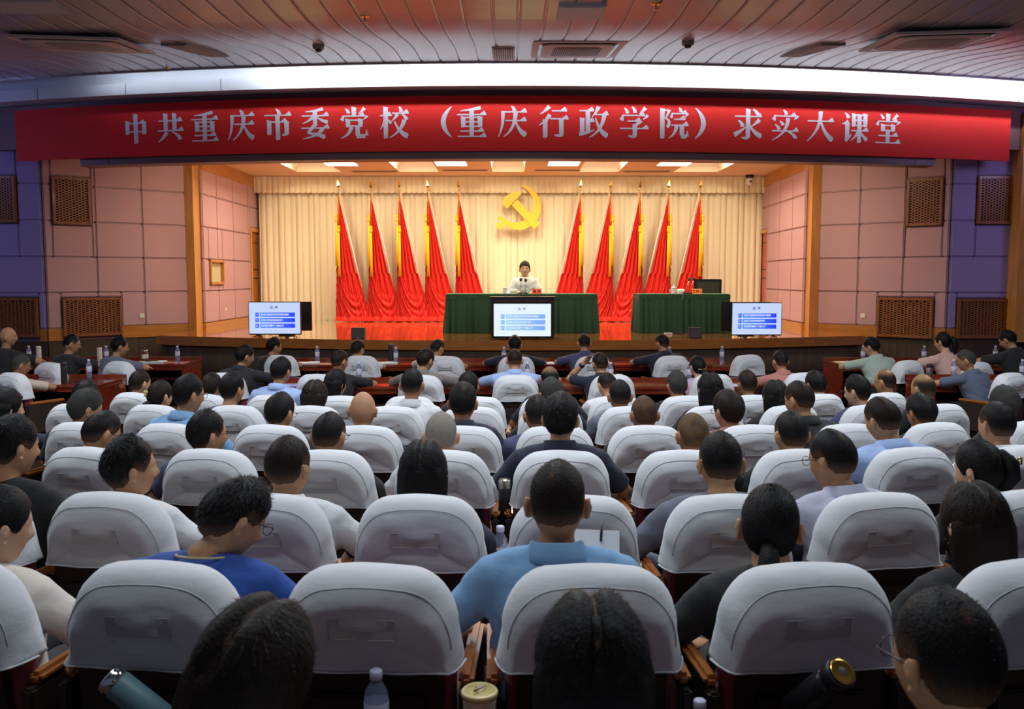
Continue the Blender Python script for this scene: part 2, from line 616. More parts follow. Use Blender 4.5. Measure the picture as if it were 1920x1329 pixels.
G = dict(L1u=(101, 173, 333, 422), L1d=(112, 223, 558, 630), L2u=(-20, 41, 330, 418), L2d=(-40, 72, 558, 632),
         R1u=(1698, 1765, 335, 424), R1d=(1650, 1755, 558, 633), R2u=(1823, 1888, 331, 421), R2d=(1794, 1894, 560, 634))
panel_wall('wall_left_blue_lit', WL2, [-260, -130, 3 - 90, 85], M['violet'], M['vjoint'], 0, holes=[hole(WL2, *G['L2u']), hole(WL2, *G['L2d'])])
panel_wall('wall_left_pink', WL1, [85, 181, 268, 353], M['pink'], M['joint'], 0, holes=[hole(WL1, *G['L1u']), hole(WL1, *G['L1d'])])
panel_wall('wall_right_pink', WR1, [1534, 1611, 1695, 1778], M['pink'], M['joint'], 0, holes=[hole(WR1, *G['R1u']), hole(WR1, *G['R1d'])])
panel_wall('wall_right_blue_lit', WR2, [1778, 1907, 2050], M['violet'], M['vjoint'], 0, holes=[hole(WR2, *G['R2u']), hole(WR2, *G['R2d'])])
grille('wall_grille', WL1, *G['L1u'], 'square wooden lattice grille high on the left pink wall', 10, 16)
grille('wall_grille', WL1, *G['L1d'], 'wide wooden lattice grille low on the left pink wall', 14, 15)
grille('wall_grille', WL2, *G['L2u'], 'dim wooden grille high on the left blue-lit wall', 10, 16)
grille('wall_grille', WL2, *G['L2d'], 'dim wide wooden grille low on the left blue-lit wall', 14, 15)
grille('wall_grille', WR1, *G['R1u'], 'square wooden lattice grille high on the right pink wall', 10, 16)
grille('wall_grille', WR1, *G['R1d'], 'wide wooden lattice grille low on the right pink wall', 14, 15)
grille('wall_grille', WR2, *G['R2u'], 'square wooden grille high on the right blue-lit wall', 10, 16)
grille('wall_grille', WR2, *G['R2d'], 'wide wooden grille low on the right blue-lit wall', 14, 15)

# walls beside the stage
dl = (WLS.s_of(466), WLS.L, STAGE, WLS.z_of(466, 427))
wl = hole(WLS, 388, 413, 488, 532)
o = panel_wall('wall_stage_left', WLS, [378, 405, 435, 463, 484], M['pink'], M['joint'], 0, top=4.2, holes=[wl, (dl[0], 9, 0, dl[3])])
dr = (0.0, WRS.s_of(1441), STAGE, WRS.z_of(1441, 430))
panel_wall('wall_stage_right', WRS, [1427, 1443, 1464, 1488, 1511], M['pink'], M['joint'], 0, top=4.2, holes=[(-1, dr[1], 0, dr[3])])
for W, nm in ((WLS, 'trim_2'), (WRS, 'trim_3')):
    b = MB()
    b.box(0, W.L, -.075, -.001, 3.95, 4.2)
    b.box(0 if W is WLS else dr[1], dl[0] if W is WLS else W.L, -.06, -.001, STAGE, ZL[0] - .004)
    W.place(struct(nm, b, M['orange_wood_h']))


def side_door(name, W, s0, s1, z1, m, frame_m):
    # structure > parts
    dm = MB().box(s0 + .06, s1 - .02, -.03, -.002, STAGE, z1 - .07)
    o = W.place(struct(name, dm, m))
    f = MB()
    f.box(s0, s0 + .07, -.08, -.002, STAGE, z1)
    f.box(s0 + .07, s1, -.08, -.002, z1 - .08, z1)
    f.build('door_frame', frame_m, o)
    g = MB()
    for z in (STAGE + .95, STAGE + 1.15, STAGE + 1.75):
        g.box(s0 + .12, s1 - .08, -.036, -.029, z, z + .02)
    g.build('door_groove', M['chair_back'], o)
    return o


side_door('door_1', WLS, dl[0], dl[1], dl[3], M['door_wood'], M['orange_wood'])
side_door('door_2', WRS, dr[0] + .02, dr[1], dr[3], M['door_red'], M['orange_wood'])
# small window on the left stage wall
s0, s1, z0, z1 = wl
wf = MB()
for (a, b, c, d) in ((s0, s0 + .05, z0, z1), (s1 - .05, s1, z0, z1), (s0, s1, z0, z0 + .05), (s0, s1, z1 - .05, z1)):
    wf.box(a, b, -.09, -.002, c, d)
o = WLS.place(struct('window_1', wf, M['orange_wood_h']))
P = [[(s0 + .05 + (s1 - s0 - .1) * i / 40, -.02 + .008 * math.sin(i * 1.1), z) for i in range(41)] for z in (z0 + .05, z1 - .05)]
MB().grid(P).build('window_curtain', M['cushion'], o, recalc=False)

# orange posts at the stage opening
for nm, pts in (('trim_4', [(wx(350, 16.72), 16.72), (wx(366, 16.66), 16.66), (wx(378.5, 17.02), 17.02), (wx(378.5, 17.02) - .5, 17.3)]),
                ('trim_5', [(wx(1535.5, 16.72), 16.72), (wx(1519, 16.66), 16.66), (wx(1510.5, 17.02), 17.02), (wx(1510.5, 17.02) + .5, 17.3)])):
    struct(nm, MB().prism(pts, 0.86, 4.3, lambda u, v, d: (u, v, d)), M['orange_wood'])
# orange band + dark dado below the splayed walls
for nm, W, a, b in (('trim_6', WL1, WL1.s_of(223), WL1.L), ('trim_7', WR1, 0, WR1.s_of(1650)), ('trim_8', WL1, 0, WL1.s_of(112)), ('trim_9', WR1, WR1.s_of(1755), WR1.L)):
    W.place(struct(nm, MB().box(a, b, -.05, -.001, .86, 1.07), M['orange_wood_h']))
WL2.place(struct('trim_10', MB().box(WL2.s_of(73), WL2.L, -.05, -.001, .86, 1.07), M['orange_wood_h']))
WR2.place(struct('trim_11', MB().box(0, WR2.s_of(1793), -.05, -.001, .86, 1.07), M['orange_wood_h']))
for k, W in enumerate((WL2, WL1, WR1, WR2)):
    b = MB().box(0, W.L, -.03, -.001, 0, .858)
    for q in range(int(W.L / .5) + 1):
        b.box(q * .5, q * .5 + .012, -.036, -.03, 0.02, .85)
    W.place(struct('baseboard_' + ('left_blue_lit', 'left_pink', 'right_pink', 'right_blue_lit')[k], b, M['dado']))
# wood column at the right edge
cx = PY(1909, 400, 14.85).x + .04
cb = MB().box(cx, cx + 1.2, 14.85, 15.19, 0.86, 4.62)
struct('trim_12', cb, M['orange_wood'])
# side walls of the hall
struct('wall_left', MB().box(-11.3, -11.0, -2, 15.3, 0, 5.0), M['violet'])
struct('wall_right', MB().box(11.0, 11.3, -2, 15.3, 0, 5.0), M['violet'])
# stage back wall and its side returns above
struct('wall_stage_back', MB().box(-6.5, 6.4, 20.75, 20.9, 0, 4.6), M['plaster'])

# ---- beam over the stage opening
BR = 27.0
XS = np.linspace(-10.9, 10.9, 61)


def arcslab(xs, y0, y1, z0, z1, mb=None, R=BR):
    mb = mb or MB()
    return mb.loft([[(x, arcy(x, y0, R), z0), (x, arcy(x, y0, R), z1), (x, arcy(x, y1, R), z1), (x, arcy(x, y1, R), z0)] for x in xs], smooth=False)


beam = MB()
arcslab(np.linspace(-6.9, 6.75, 45), 13.62, 13.95, 3.71, 4.71, beam)
arcslab(XS, 13.64, 13.94, 4.02, 4.70, beam)
for k in range(-4, 5):
    x = k * 1.6
    arcslab([x - .006, x + .006], 13.612, 13.63, 3.70, 4.0, beam)
struct('wall_beam', beam, M['beam'])
# soffit closing the space between the beam and the side walls / stage ceiling
so = MB()
so.loft([[(x, arcy(x, 13.9, BR), 4.02), (x, arcy(x, 13.9, BR), 4.10), (x, 17.6, 4.10), (x, 17.6, 4.02)] for x in np.linspace(-10.9, -6.3, 12)], smooth=False)
so.loft([[(x, arcy(x, 13.9, BR), 4.02), (x, arcy(x, 13.9, BR), 4.10), (x, 17.6, 4.10), (x, 17.6, 4.02)] for x in np.linspace(6.2, 10.9, 12)], smooth=False)
struct('ceiling_soffit', so, M['beam'])
fa = MB()
arcslab(XS, 13.30, 13.66, 4.715, 4.885, fa)
arcslab(XS, 13.50, 13.70, 4.885, 5.40, fa)
of = struct('wall_fascia', fa, M['fascia'])
jj = MB()
for k in range(-6, 7):
    x = k * 1.55 + .3
    arcslab([x - .005, x + .005], 13.292, 13.302, 4.716, 4.884, jj)
jj.build('panel_joint', M['grey_plastic'], of)
# led strip hidden above the ceiling edge
led = MB()
arcslab(np.linspace(-3.6, 9.8, 40), 12.92, 12.95, 5.06, 5.12, led)
tag(led.build('cove_light_strip', M['led']), 'white light strip in the curved slot above the banner', 'light strip')

M['led_dim'] = mat('cove_led_strip_dim', (1, 1, 1), 0.5, emit=(0.75, 0.84, 1.0), es=12.0)
led = MB()
arcslab(np.linspace(-6.4, -3.62, 12), 12.92, 12.95, 5.06, 5.12, led)
tag(led.build('cove_light_strip', M['led_dim']), 'dimmer left end of the light strip in the curved slot', 'light strip')

# ---- metal strip ceiling
CE0 = 12.98


def ceil_prof(ye):
    t = min(1, max(0, (ye - 9.0) / 3.9))
    return 4.55 + .43 * t * t * (3 - 2 * t)


def ceil_z(x, y):
    return ceil_prof(y - x * x / (2 * BR))


ce = MB()
sw = .27
nx = int(22 / sw)
T = np.concatenate([np.linspace(0, .6, 4), np.linspace(.64, 1, 22)])
rowsP = []
for i in range(nx):
    x0 = -11.0 + i * sw
    prof = [(0.0, .012), (.007, .012), (.011, .0), (.03, -.004), (.24, -.004), (.259, .0), (.263, .012)]
    for (u, dz) in prof:
        rowsP.append([(x0 + u, -2 + (CE0 + 2) * t + (x0 + u) ** 2 / (2 * BR) * t, ceil_prof(-2 + (CE0 + 2) * t) + dz) for t in T])
ce.grid(rowsP, smooth=False)
struct('ceiling', ce, M['ceil_metal'], recalc=False)
# dark void above ceiling so that gaps read dark
struct('ceiling_upper', MB().box(-11.2, 11.2, -2, 21, 5.45, 5.55), M['ceil_gap'])
ed = MB()
arcslab(XS, 12.96, 13.0, 4.955, 5.0, ed)
struct('trim_13', ed, M['ceil_metal'])


def on_ceiling(px, py):
    a, b, c = ray(px, py)
    t = 7.0 / b
    while t * b < 14:
        if H + c * t > ceil_z(a * t, b * t):
            break
        t += .01 / b
    x, y = a * t, b * t
    sl = (ceil_z(x, y + .1) - ceil_z(x, y - .1)) / .2
    return x, y, ceil_z(x, y), math.atan(sl)


# ---- ceiling fittings
def cassette(px, py, w, d, rz, label, dark):
    x, y, z, sl = on_ceiling(px, py)
    t = thing('air_conditioner', label, 'air conditioner', (x, y, z - .02), rz, 'ceiling air conditioners')
    t.rotation_euler = (sl, 0, rz)

    def rr(w2, d2, r, zz, n=6):
        out = []
        for (cxx, cyy, a0) in ((w2 - r, d2 - r, 0), (-w2 + r, d2 - r, 90), (-w2 + r, -d2 + r, 180), (w2 - r, -d2 + r, 270)):
            for k in range(n + 1):
                an = math.radians(a0 + 90 * k / n)
                out.append((cxx + r * math.cos(an), cyy + r * math.sin(an), zz))
        return out
    MB().box(-w / 2, w / 2, -d / 2, d / 2, -.016, .012, .006).build('casing', M['white_cass'], t)
    MB().loft([rr(w * .43, d * .43, .16, -.0165), rr(w * .43, d * .43, .16, -.019)]).build('air_slot', M['tv_black'], t)
    MB().loft([rr(w * .395, d * .395, .15, -.018), rr(w * .395, d * .395, .15, -.026), rr(w * .37, d * .37, .14, -.031)]).build('centre_panel', M['white_cass'], t)
    g = MB()
    g.loft([rr(w * .27, d * .27, .12, -.030), rr(w * .27, d * .27, .12, -.0325)])
    go = g.build('intake_grille', M['dark_grille'] if dark else M['cass_grille'], t)
    s = MB()
    n = 22
    for k in range(n):
        xx = -w * .25 + w * .5 * (k + .5) / n
        s.box(xx - .003, xx + .003, -d * .255, d * .255, -.0345, -.0328)
    for k in range(10):
        yy = -d * .22 + d * .44 * (k + .5) / 10
        s.box(-w * .255, w * .255, yy - .003, yy + .003, -.0345, -.0328)
    s.build('grille_mesh', M['white_cass'], go)
    MB().box(w * .40, w * .44, d * .44, d * .47, -.019, -.016).build('badge', M['badge'], t)


M['white_cass'] = mat('white_enamel', (0.66, 0.65, 0.65), 0.45)
M['cass_grille'] = mat('grey_mesh', (0.34, 0.33, 0.33), 0.6)
M['badge'] = mat('green_badge', (0.05, 0.3, 0.1), 0.4)
cassette(1080, 90, 1.15, 1.75, 0.0, 'white cassette air conditioner with dark mesh at ceiling centre', True)
cassette(158, 80, 1.2, 1.5, .12, 'white cassette air conditioner at the left of the ceiling', False)
cassette(1745, 73, 1.2, 1.5, -.12, 'white cassette air conditioner at the right of the ceiling', False)


def plate(name, label, cat, px, py, w, d, m, rz=0.0, slats=0, group=None):
    x, y, z, sl = on_ceiling(px, py)
    t = thing(name, label, cat, (x, y, z - .01), rz, group)
    t.rotation_euler = (sl, 0, rz)
    MB().box(-w / 2, w / 2, -d / 2, d / 2, -.02, .02, .004).build('frame', m, t)
    MB().box(-w / 2 + .025, w / 2 - .025, -d / 2 + .025, d / 2 - .025, -.024, -.0205).build('face', M['dark_grille'] if slats else m, t)
    if slats:
        s = MB()
        for k in range(slats):
            xx = -w / 2 + .03 + (w - .06) * (k + .5) / slats
            s.box(xx - .008, xx + .008, -d / 2 + .02, d / 2 - .02, -.034, -.0245)
        s.build('slats', m, t)
    return t


plate('ceiling_vent', 'small louvred vent beside the central air conditioner', 'vent', 944, 97, .30, .95, M['vent_w'] if 'vent_w' in M else M['white_cass'], slats=8)
plate('access_panel', 'square access panel above the central air conditioner', 'panel', 1090, 19, .46, .45, M['ceil_panel'] if 'ceil_panel' in M else M['white_cass'])
plate('ceiling_vent', 'long narrow vent on the left of the ceiling', 'vent', 370, 92, .30, 1.6, M['cass_grille'], -.02, group=None)
plate('ceiling_vent', 'long narrow vent on the right of the ceiling', 'vent', 1520, 92, .30, 1.6, M['cass_grille'], .02)
plate('access_panel', 'pale access panel at the top left corner', 'panel', 40, 8, .8, .4, M['white_cass'])
for (px, py, lb) in ((597, 84, 'small round smoke detector on the ceiling left of centre'), (1290, 76, 'small round smoke detector on the ceiling right of centre')):
    x, y, z, sl = on_ceiling(px, py)
    t = thing('smoke_detector', lb, 'smoke detector', (x, y, z), 0, 'ceiling smoke detectors')
    MB().lathe([(.07, .01), (.075, -.02), (.07, -.05), (.045, -.055)]).build('housing', M['cass_grille'], t)
    MB().lathe([(.04, -.05), (.04, -.075), (.03, -.085)]).build('sensor', M['dark_grille'], t)
for (px, py, lb) in ((684, 30, 'small copper sprinkler head on the ceiling left of centre'), (1230, 6, 'small copper sprinkler head on the ceiling right of centre'), (313, 126, 'small sprinkler head near the left end of the light slot')):
    x, y, z, sl = on_ceiling(px, py)
    t = thing('sprinkler_head', lb, 'sprinkler', (x, y, z), 0, 'ceiling sprinklers')
    MB().lathe([(.045, .01), (.05, -.006), (.04, -.012)]).build('rose', M['gold'], t)
    MB().lathe([(.008, -.01), (.008, -.05), (.025, -.055), (.025, -.06)], n=10).build('nozzle', M['chrome'], t)

# ---- stage ceiling with coffers
CO = [(-4.15, .95), (-2.0, .85), (-.08, .68), (1.86, .85), (3.95, .95)]
sc_ = MB()
edges = [-6.4]
for cxx, w in CO:
    edges += [cxx - w / 2, cxx + w / 2]
edges.append(6.4)
for k in range(0, len(edges), 2):
    sc_.box(edges[k], edges[k + 1], 14.75, 20.75, 4.2, 4.3)
for cxx, w in CO:
    sc_.box(cxx - w / 2, cxx + w / 2, 19.5, 20.75, 4.2, 4.3)
    sc_.box(cxx - w / 2, cxx + w / 2, 14.75, 16.6, 4.2, 4.3)
struct('ceiling_stage', sc_, M['plaster'])
cf = MB()
for cxx, w in CO:
    x0, x1 = cxx - w / 2, cxx + w / 2
    y0, y1 = 16.6, 19.5
    zt = 4.55
    cf.add([(x0, y0, 4.3), (x1, y0, 4.3), (x1, y1, 4.3), (x0, y1, 4.3), (x0 + .12, y0 + .1, zt), (x1 - .12, y0 + .1, zt), (x1 - .12, y1 - .35, zt), (x0 + .12, y1 - .35, zt)],
           [(0, 1, 5, 4), (1, 2, 6, 5), (2, 3, 7, 6), (3, 0, 4, 7), (4, 5, 6, 7)])
struct('ceiling_coffers', cf, M['coffer'], recalc=False)


def stage_lamp(x, y, z, w, d, label):
    t = thing('panel_light', label, 'ceiling light', (x, y, z), 0, 'stage ceiling panel lights')
    MB().box(-w / 2, w / 2, -d / 2, d / 2, .0, .03).build('housing', M['white_plastic'], t)
    MB().box(-w / 2 + .01, w / 2 - .01, -d / 2 + .01, d / 2 - .01, -.006, -.001).build('diffuser', M['panel_light'], t)


for (x, lb) in ((-4.15, 'lit panel in the leftmost stage coffer'), (3.95, 'lit panel in the rightmost stage coffer'), (-2.02, 'lit panel in the coffer left of the middle one'), (-.05, 'lit panel in the middle coffer above the emblem'), (1.9, 'lit panel in the coffer right of the middle one')):
    stage_lamp(x, 18.55, 4.50, .34, .5, lb)
for (x, lb) in ((-3.38, 'flat lit panel at the far left of the stage ceiling'), (-1.2, 'flat lit panel just left of the middle coffer'), (1.02, 'flat lit panel just right of the middle coffer'), (3.2, 'flat lit panel at the far right of the stage ceiling')):
    stage_lamp(x, 17.75, 4.165, .62, .8, lb)
for (pa, pb, py, lb) in ((660, 746, 321, 'first'), (830, 915, 319, 'second'), (1002, 1088, 319, 'third'), (1168, 1256, 321, 'fourth')):
    a, b = PZ(pa, py, 4.2), PZ(pb, py, 4.2)
    t = thing('slot_vent', '%s from left of the long slot vents in the stage ceiling' % lb, 'vent', ((a.x + b.x) / 2, a.y, 4.2), 0, 'stage ceiling slot vents')
    w = (b.x - a.x)
    MB().box(-w / 2, w / 2, -.12, .12, -.012, -.001).build('frame', M['vent'], t)
    MB().box(-w / 2 + .03, w / 2 - .03, -.02, .02, -.02, -.0125).build('slot', M['grille_wood'], t)
    MB().box(-w / 2 + .03, w / 2 - .03, -.09, -.05, -.02, -.0125).build('slot', M['grille_wood'], t)

# ---- dome camera at the right end of the valance
p = PY(1406, 331, 20.1)
t = thing('dome_camera', 'white dome security camera under the stage ceiling, right corner', 'camera', (p.x, p.y, 4.2))
MB().lathe([(.09, 0), (.09, -.05), (.075, -.07)]).build('mount', M['tv_black'], t)
MB().lathe([(.06, -.06), (.075, -.10), (.075, -.17), (.05, -.215), (.02, -.23)]).build('housing', M['white_plastic'], t)
MB().lathe([(.026, 0), (.026, .02)], M4=Matrix.Translation((0, -.075, -.15)) @ Matrix.Rotation(PI / 2, 4, 'X')).build('lens', M['tv_black'], t)

# ---- wall switches and sockets
for W, px, py, sz, lb in ((WL1, 261, 592, .09, 'cream wall socket on the left pink wall'), (WLS, 416, 580, .07, 'cream light switch on the wall left of the stage'),
                          (WR1, 1623, 592, .09, 'cream wall socket on the right pink wall'), (WRS, 1468, 582, .07, 'cream switch on the wall right of the stage')):
    t = W.place(thing('wall_socket', lb, 'socket'))
    s, z = W.s_of(px), W.z_of(px, py)
    MB().box(s - sz / 2, s + sz / 2, -.068, -.05, z - sz / 2, z + sz / 2, .004).build('plate', M['cream_plastic'], t)
    MB().box(s - sz / 5, s + sz / 5, -.072, -.0685, z - sz / 5, z + sz / 5).build('rocker', M['white_plastic'], t)

# ================================================================ STAGE DRESSING
def pleats(x0, x1, y, z0, z1, n, amp, seed, rows=10, sweep=0.0):
    rnd = random.Random(seed)
    m = n * 8
    ph = [rnd.uniform(-.5, .5) for _ in range(n + 2)]
    am = [rnd.uniform(.55, 1.2) for _ in range(n + 2)]
    P = []
    for r in range(rows + 1):
        v = r / rows
        z = z1 + (z0 - z1) * v
        line = []
        for i in range(m + 1):
            u = i / m
            k = int(u * n)
            a = am[k] * (1 - (u * n - k)) + am[k + 1] * (u * n - k)
            dy = amp * a * math.sin(2 * PI * u * n + ph[k] * .6) * (0.5 + .5 * v)
            dy += amp * .5 * math.sin(2 * PI * u * n * .37 + 1.3)
            line.append((x0 + (x1 - x0) * u + amp * .6 * a * math.cos(2 * PI * u * n), y + dy, z + (.01 * math.sin(2 * PI * u * n) if r == rows else 0)))
        P.append(line)
    return P


xa, xb = wx(487, 20.5), wx(1425, 20.5)
c = MB().grid(pleats(xa, xb, 20.5, STAGE + .001, 4.05, 84, .035, 3))
tag(link('stage_curtain', c.mesh('stage_curtain'), M['curtain']), 'full-width cream pleated curtain hanging behind the stage', 'curtain')
c = MB().grid(pleats(xa - .04, xb + .04, 20.33, 3.83, 4.19, 92, .022, 5, rows=5))
vo = tag(link('valance', c.mesh('valance'), M['valance']), 'short cream pleated valance along the top of the stage curtain', 'valance')

# emblem
def epx(u, v):
    return PY(880 + u / 4.0, 310 + v / 4.0, 20.18)


em = thing('emblem', 'large yellow hammer and sickle emblem hung on the curtain', 'emblem', epx(370, 320))
E0 = Vector(em.location)


def arc_pts(pts, n=8):
    """Catmull-Rom through points"""
    out = []
    P = [pts[0]] + list(pts) + [pts[-1]]
    for i in range(1, len(P) - 2):
        for k in range(n):
            t = k / n
            a, b, c_, d = [np.array(q, float) for q in (P[i - 1], P[i], P[i + 1], P[i + 2])]
            out.append(tuple(.5 * ((2 * b) + (-a + c_) * t + (2 * a - 5 * b + 4 * c_ - d) * t * t + (-a + 3 * b - 3 * c_ + d) * t ** 3)))
    out.append(tuple(pts[-1]))
    return out


outer = arc_pts([(383, 152), (430, 158), (480, 188), (514, 228), (533, 278), (535, 330), (520, 385), (490, 430), (445, 464), (395, 483), (345, 482), (300, 468), (255, 438)])
inner = arc_pts([(258, 398), (290, 418), (330, 428), (372, 427), (415, 410), (452, 375), (474, 330), (480, 280), (468, 232), (440, 193), (410, 168), (383, 152)])
sick = outer + [(225, 411), (213, 398), (237, 375)] + inner[:-1]
knob = [(229 + 27 * math.cos(a * PI / 12), 453 + 27 * math.sin(a * PI / 12)) for a in range(24)]
ham = [(243, 282), (268, 240), (322, 200), (330, 204), (375, 196), (392, 214), (345, 262), (283, 326)]
han = [(318, 298), (360, 256), (528, 438), (488, 480)]


def emb(poly, name, off):
    n = len(poly)
    cu = bpy.data.curves.new(name, 'CURVE')
    cu.dimensions = '2D'
    cu.fill_mode = 'BOTH'
    sp = cu.splines.new('POLY')
    sp.points.add(n - 1)
    for i, (u, v) in enumerate(poly):
        q = epx(u, v) - E0
        sp.points[i].co = (q.x, q.z, 0, 1)
    sp.use_cyclic_u = True
    cu.extrude = .03
    tmp = bpy.data.objects.new('t', cu)
    COL.objects.link(tmp)
    me = bpy.data.meshes.new_from_object(tmp.evaluated_get(bpy.context.evaluated_depsgraph_get()))
    bpy.data.objects.remove(tmp)
    me.materials.clear()
    ob = link(name, me, M['emblem'], em)
    ob.rotation_euler = (PI / 2, 0, 0)
    ob.location = (0, off, 0)
    return ob


emb(sick, 'sickle', 0)
for wxp in (385, 470):
    q = epx(wxp, 165) - E0
    MB().tube([(q.x, .02, q.z), (q.x + .02, .02, 4.2 - E0.z)], .003, n=5).build('hanging_wire', M['vent'], em)
emb(knob, 'handle_knob', -.004)
emb(ham, 'hammer_head', -.008)
emb(han, 'hammer_handle', -.012)


# ---------------------------------------------------------------- flags
def flag_proto(sg):
    """sg=+1: pole leans down to the right (left-hand group)"""
    t = thing('flag', '', 'flag', (0, 0, 0))
    hgt, lean = 2.87, .215
    MB().tube([(0.0, 0, hgt + .02), (sg * lean * hgt, .04, .02)], .019).build('pole', M['flag_pole'], t)
    fin = Matrix.Translation((sg * -.004, 0, hgt + .02)) @ Matrix.Rotation(-sg * .12, 4, 'Y')
    f = MB()
    f.lathe([(.012, 0), (.022, .01), (.012, .03), (.024, .045), (.012, .06)], n=10, M4=fin)
    f.loft([[fin @ Vector((r * math.cos(PI / 4 + PI / 2 * k), .5 * r * math.sin(PI / 4 + PI / 2 * k), z)) for k in range(4)] for r, z in ((.012, .06), (.045, .12), (.032, .16), (.004, .25))], smooth=False)
    f.build('finial', M['gold'], t)
    nu, nv = 64, 90
    P = []
    for j in range(nv + 1):
        v = j / nv
        z = hgt * (1 - v)
        xl = -.02 - .10 * v
        xr = lean * hgt * v + .012 + (0.10 * ((v - .63) / .37) ** 1.5 if v > .63 else 0)
        if v < .63:
            xr = lean * hgt * v - .030
        row = []
        for i in range(nu + 1):
            u = i / nu
            x = xl + (xr - xl) * u
            w = xr - xl
            amp = min(.05, w * .14)
            fold = math.sin(2 * PI * (5.2 * u ** .85) + .6 * math.sin(5 * v)) * .6 + .4 * math.sin(2 * PI * 9.3 * u + 1 + 2 * v)
            qq = (u - .64) / (.40 if u < .64 else .34)
            zc = z + .42 * (1 - qq * qq) - .1 * (1 - u)
            wsw = 1 / (1 + math.exp(-(.98 - zc - .10) * 14)) * max(0, min(1, (1.04 - v) / .16))
            sw_ = math.sin(2 * PI * zc / .17) + .5 * math.sin(2 * PI * zc / .37 + 1)
            y = -.03 - amp * fold * (1 - wsw * .7) - .034 * sw_ * wsw - .12 * max(0, v - .55) * (1 - abs(2 * u - 1))
            zz = z
            if v > .97:
                y -= (v - .97) * 5 * (1 + .5 * math.sin(17 * u))
                x += sg * 0
                zz = max(.002 + .02 * abs(math.sin(13 * u)), z)
            row.append((sg * x, y, zz))
        P.append(row)
    me = MB().grid(P).mesh('cloth')
    link('cloth', me, M['flag_red'], t)
    for k, (dx, zt, ln) in enumerate(((-.055, 2.36, 1.10), (-.005, 2.12, 1.10)) if True else ()):
        q = MB()
        n = 14
        for a in range(n):
            an = 2 * PI * a / n
            rr_ = .026
            q.tube([(sg * dx + .6 * rr_ * math.cos(an), -.12 + .6 * rr_ * math.sin(an), zt - .14), (sg * dx + rr_ * math.cos(an), -.12 + rr_ * math.sin(an), zt - ln * (1 + .02 * math.sin(a * 5)))], .0075, n=5)
        to = q.build('tassel', M['tassel'], t)
        MB().lathe([(.01, 0), (.03, -.01), (.033, -.05), (.02, -.06), (.034, -.07), (.034, -.12), (.028, -.15)], n=12, at=(sg * dx, -.12, zt)).build('tassel_knot', M['tassel'], to)
        MB().tube([(sg * .01, -.02, hgt - .02), (sg * dx * .5, -.09, (hgt + zt) / 2), (sg * dx, -.12, zt)], .004, n=6).build('cord', M['tassel'], to)
    return t


ordn = ['first', 'second', 'third', 'fourth', 'fifth', 'sixth', 'seventh', 'eighth', 'ninth', 'tenth', 'eleventh', 'twelfth', 'thirteenth']
FLL = [636, 696, 750, 803, 861]
FLR = [1087, 1144, 1199, 1253, 1312]
for sg, lst in ((1, FLL), (-1, FLR)):
    proto = flag_proto(sg)
    for k, px in enumerate(lst):
        f = proto if k == 0 else copy_tree(proto)
        p = PY(px, 356, 20.0)
        f.location = (p.x, 20.0 + .05 * (k % 2), STAGE)
        f['label'] = 'red flag on a leaning pole, %s from left of the five %s of the emblem' % (ordn[k], 'left' if sg > 0 else 'right')
        f['group'] = 'flags along the stage curtain'


# ---------------------------------------------------------------- stage tables
def stage_table(cx_, y0, w, d, h, rz, label, seed):
    t = thing('stage_table', label, 'table', (cx_, y0 + d / 2, STAGE), rz, 'green skirted stage tables')
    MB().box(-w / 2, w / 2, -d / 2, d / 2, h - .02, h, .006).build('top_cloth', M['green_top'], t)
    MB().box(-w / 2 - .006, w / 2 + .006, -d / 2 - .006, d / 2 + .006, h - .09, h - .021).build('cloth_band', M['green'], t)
    rnd = random.Random(seed)
    per = []
    n = 26
    pts = []
    m = 12
    tot = 2 * (w + d)

    def at(s):
        s = s % tot
        if s < w:
            return -w / 2 + s, -d / 2, 0, -1
        s -= w
        if s < d:
            return w / 2, -d / 2 + s, 1, 0
        s -= d
        if s < w:
            return w / 2 - s, d / 2, 0, 1
        s -= w
        return -w / 2, d / 2 - s, -1, 0
    N = int(tot / .011)
    nf = int(tot / .10)
    rings = []
    for j in range(9):
        v = j / 8
        ring = []
        for i in range(N):
            s = tot * i / N
            x, y, nx_, ny_ = at(s)
            k = s / tot * nf
            a = .026 * (.6 + .5 * math.sin(k * 1.7)) * (math.sin(2 * PI * k) + .3 * math.sin(4 * PI * k + k))
            off = .006 + .035 * v + a * (.35 + .65 * v)
            ring.append((x + nx_ * off, y + ny_ * off, (h - .09) * (1 - v) + .004 * v))
        rings.append(ring)
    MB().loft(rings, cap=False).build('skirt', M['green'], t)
    return t


ty = 15.8
a, b = PY(836, 551, ty), PY(1120, 551, ty)
TBL = stage_table((a.x + b.x) / 2, ty, b.x - a.x, .8, .69, 0, 'long green skirted table at the centre of the stage', 1)
a, b = PY(1199, 551, ty), PY(1369, 551, ty)
TBR = stage_table((a.x + b.x) / 2, ty, b.x - a.x, .8, .69, 0, 'shorter green skirted table on the right of the stage', 2)
TZ = STAGE + .69


def stage_chair(x, y, label):
    t = thing('office_chair', label, 'chair', (x, y, STAGE), 0, 'black chairs behind the stage tables')
    MB().box(-.25, .25, -.24, .24, .40, .47, .03).build('seat', M['black_leather'], t)
    MB().box(-.235, .235, .20, .26, .48, .93, .03).build('backrest', M['black_leather'], t)
    f = MB()
    for (x0, x1, z0, z1) in ((-.26, .26, .90, .95), (-.26, -.225, .42, .92), (.225, .26, .42, .92)):
        f.box(x0, x1, .215, .275, z0, z1, .01)
    f.build('back_frame', M['tv_black'], t)
    for sx in (-1, 1):
        for sy in (-1, 1):
            MB().box(sx * .22 - .018, sx * .22 + .018, sy * .2 - .018, sy * .2 + .018, 0, .40).build('leg', M['tv_black'], t)
    return t


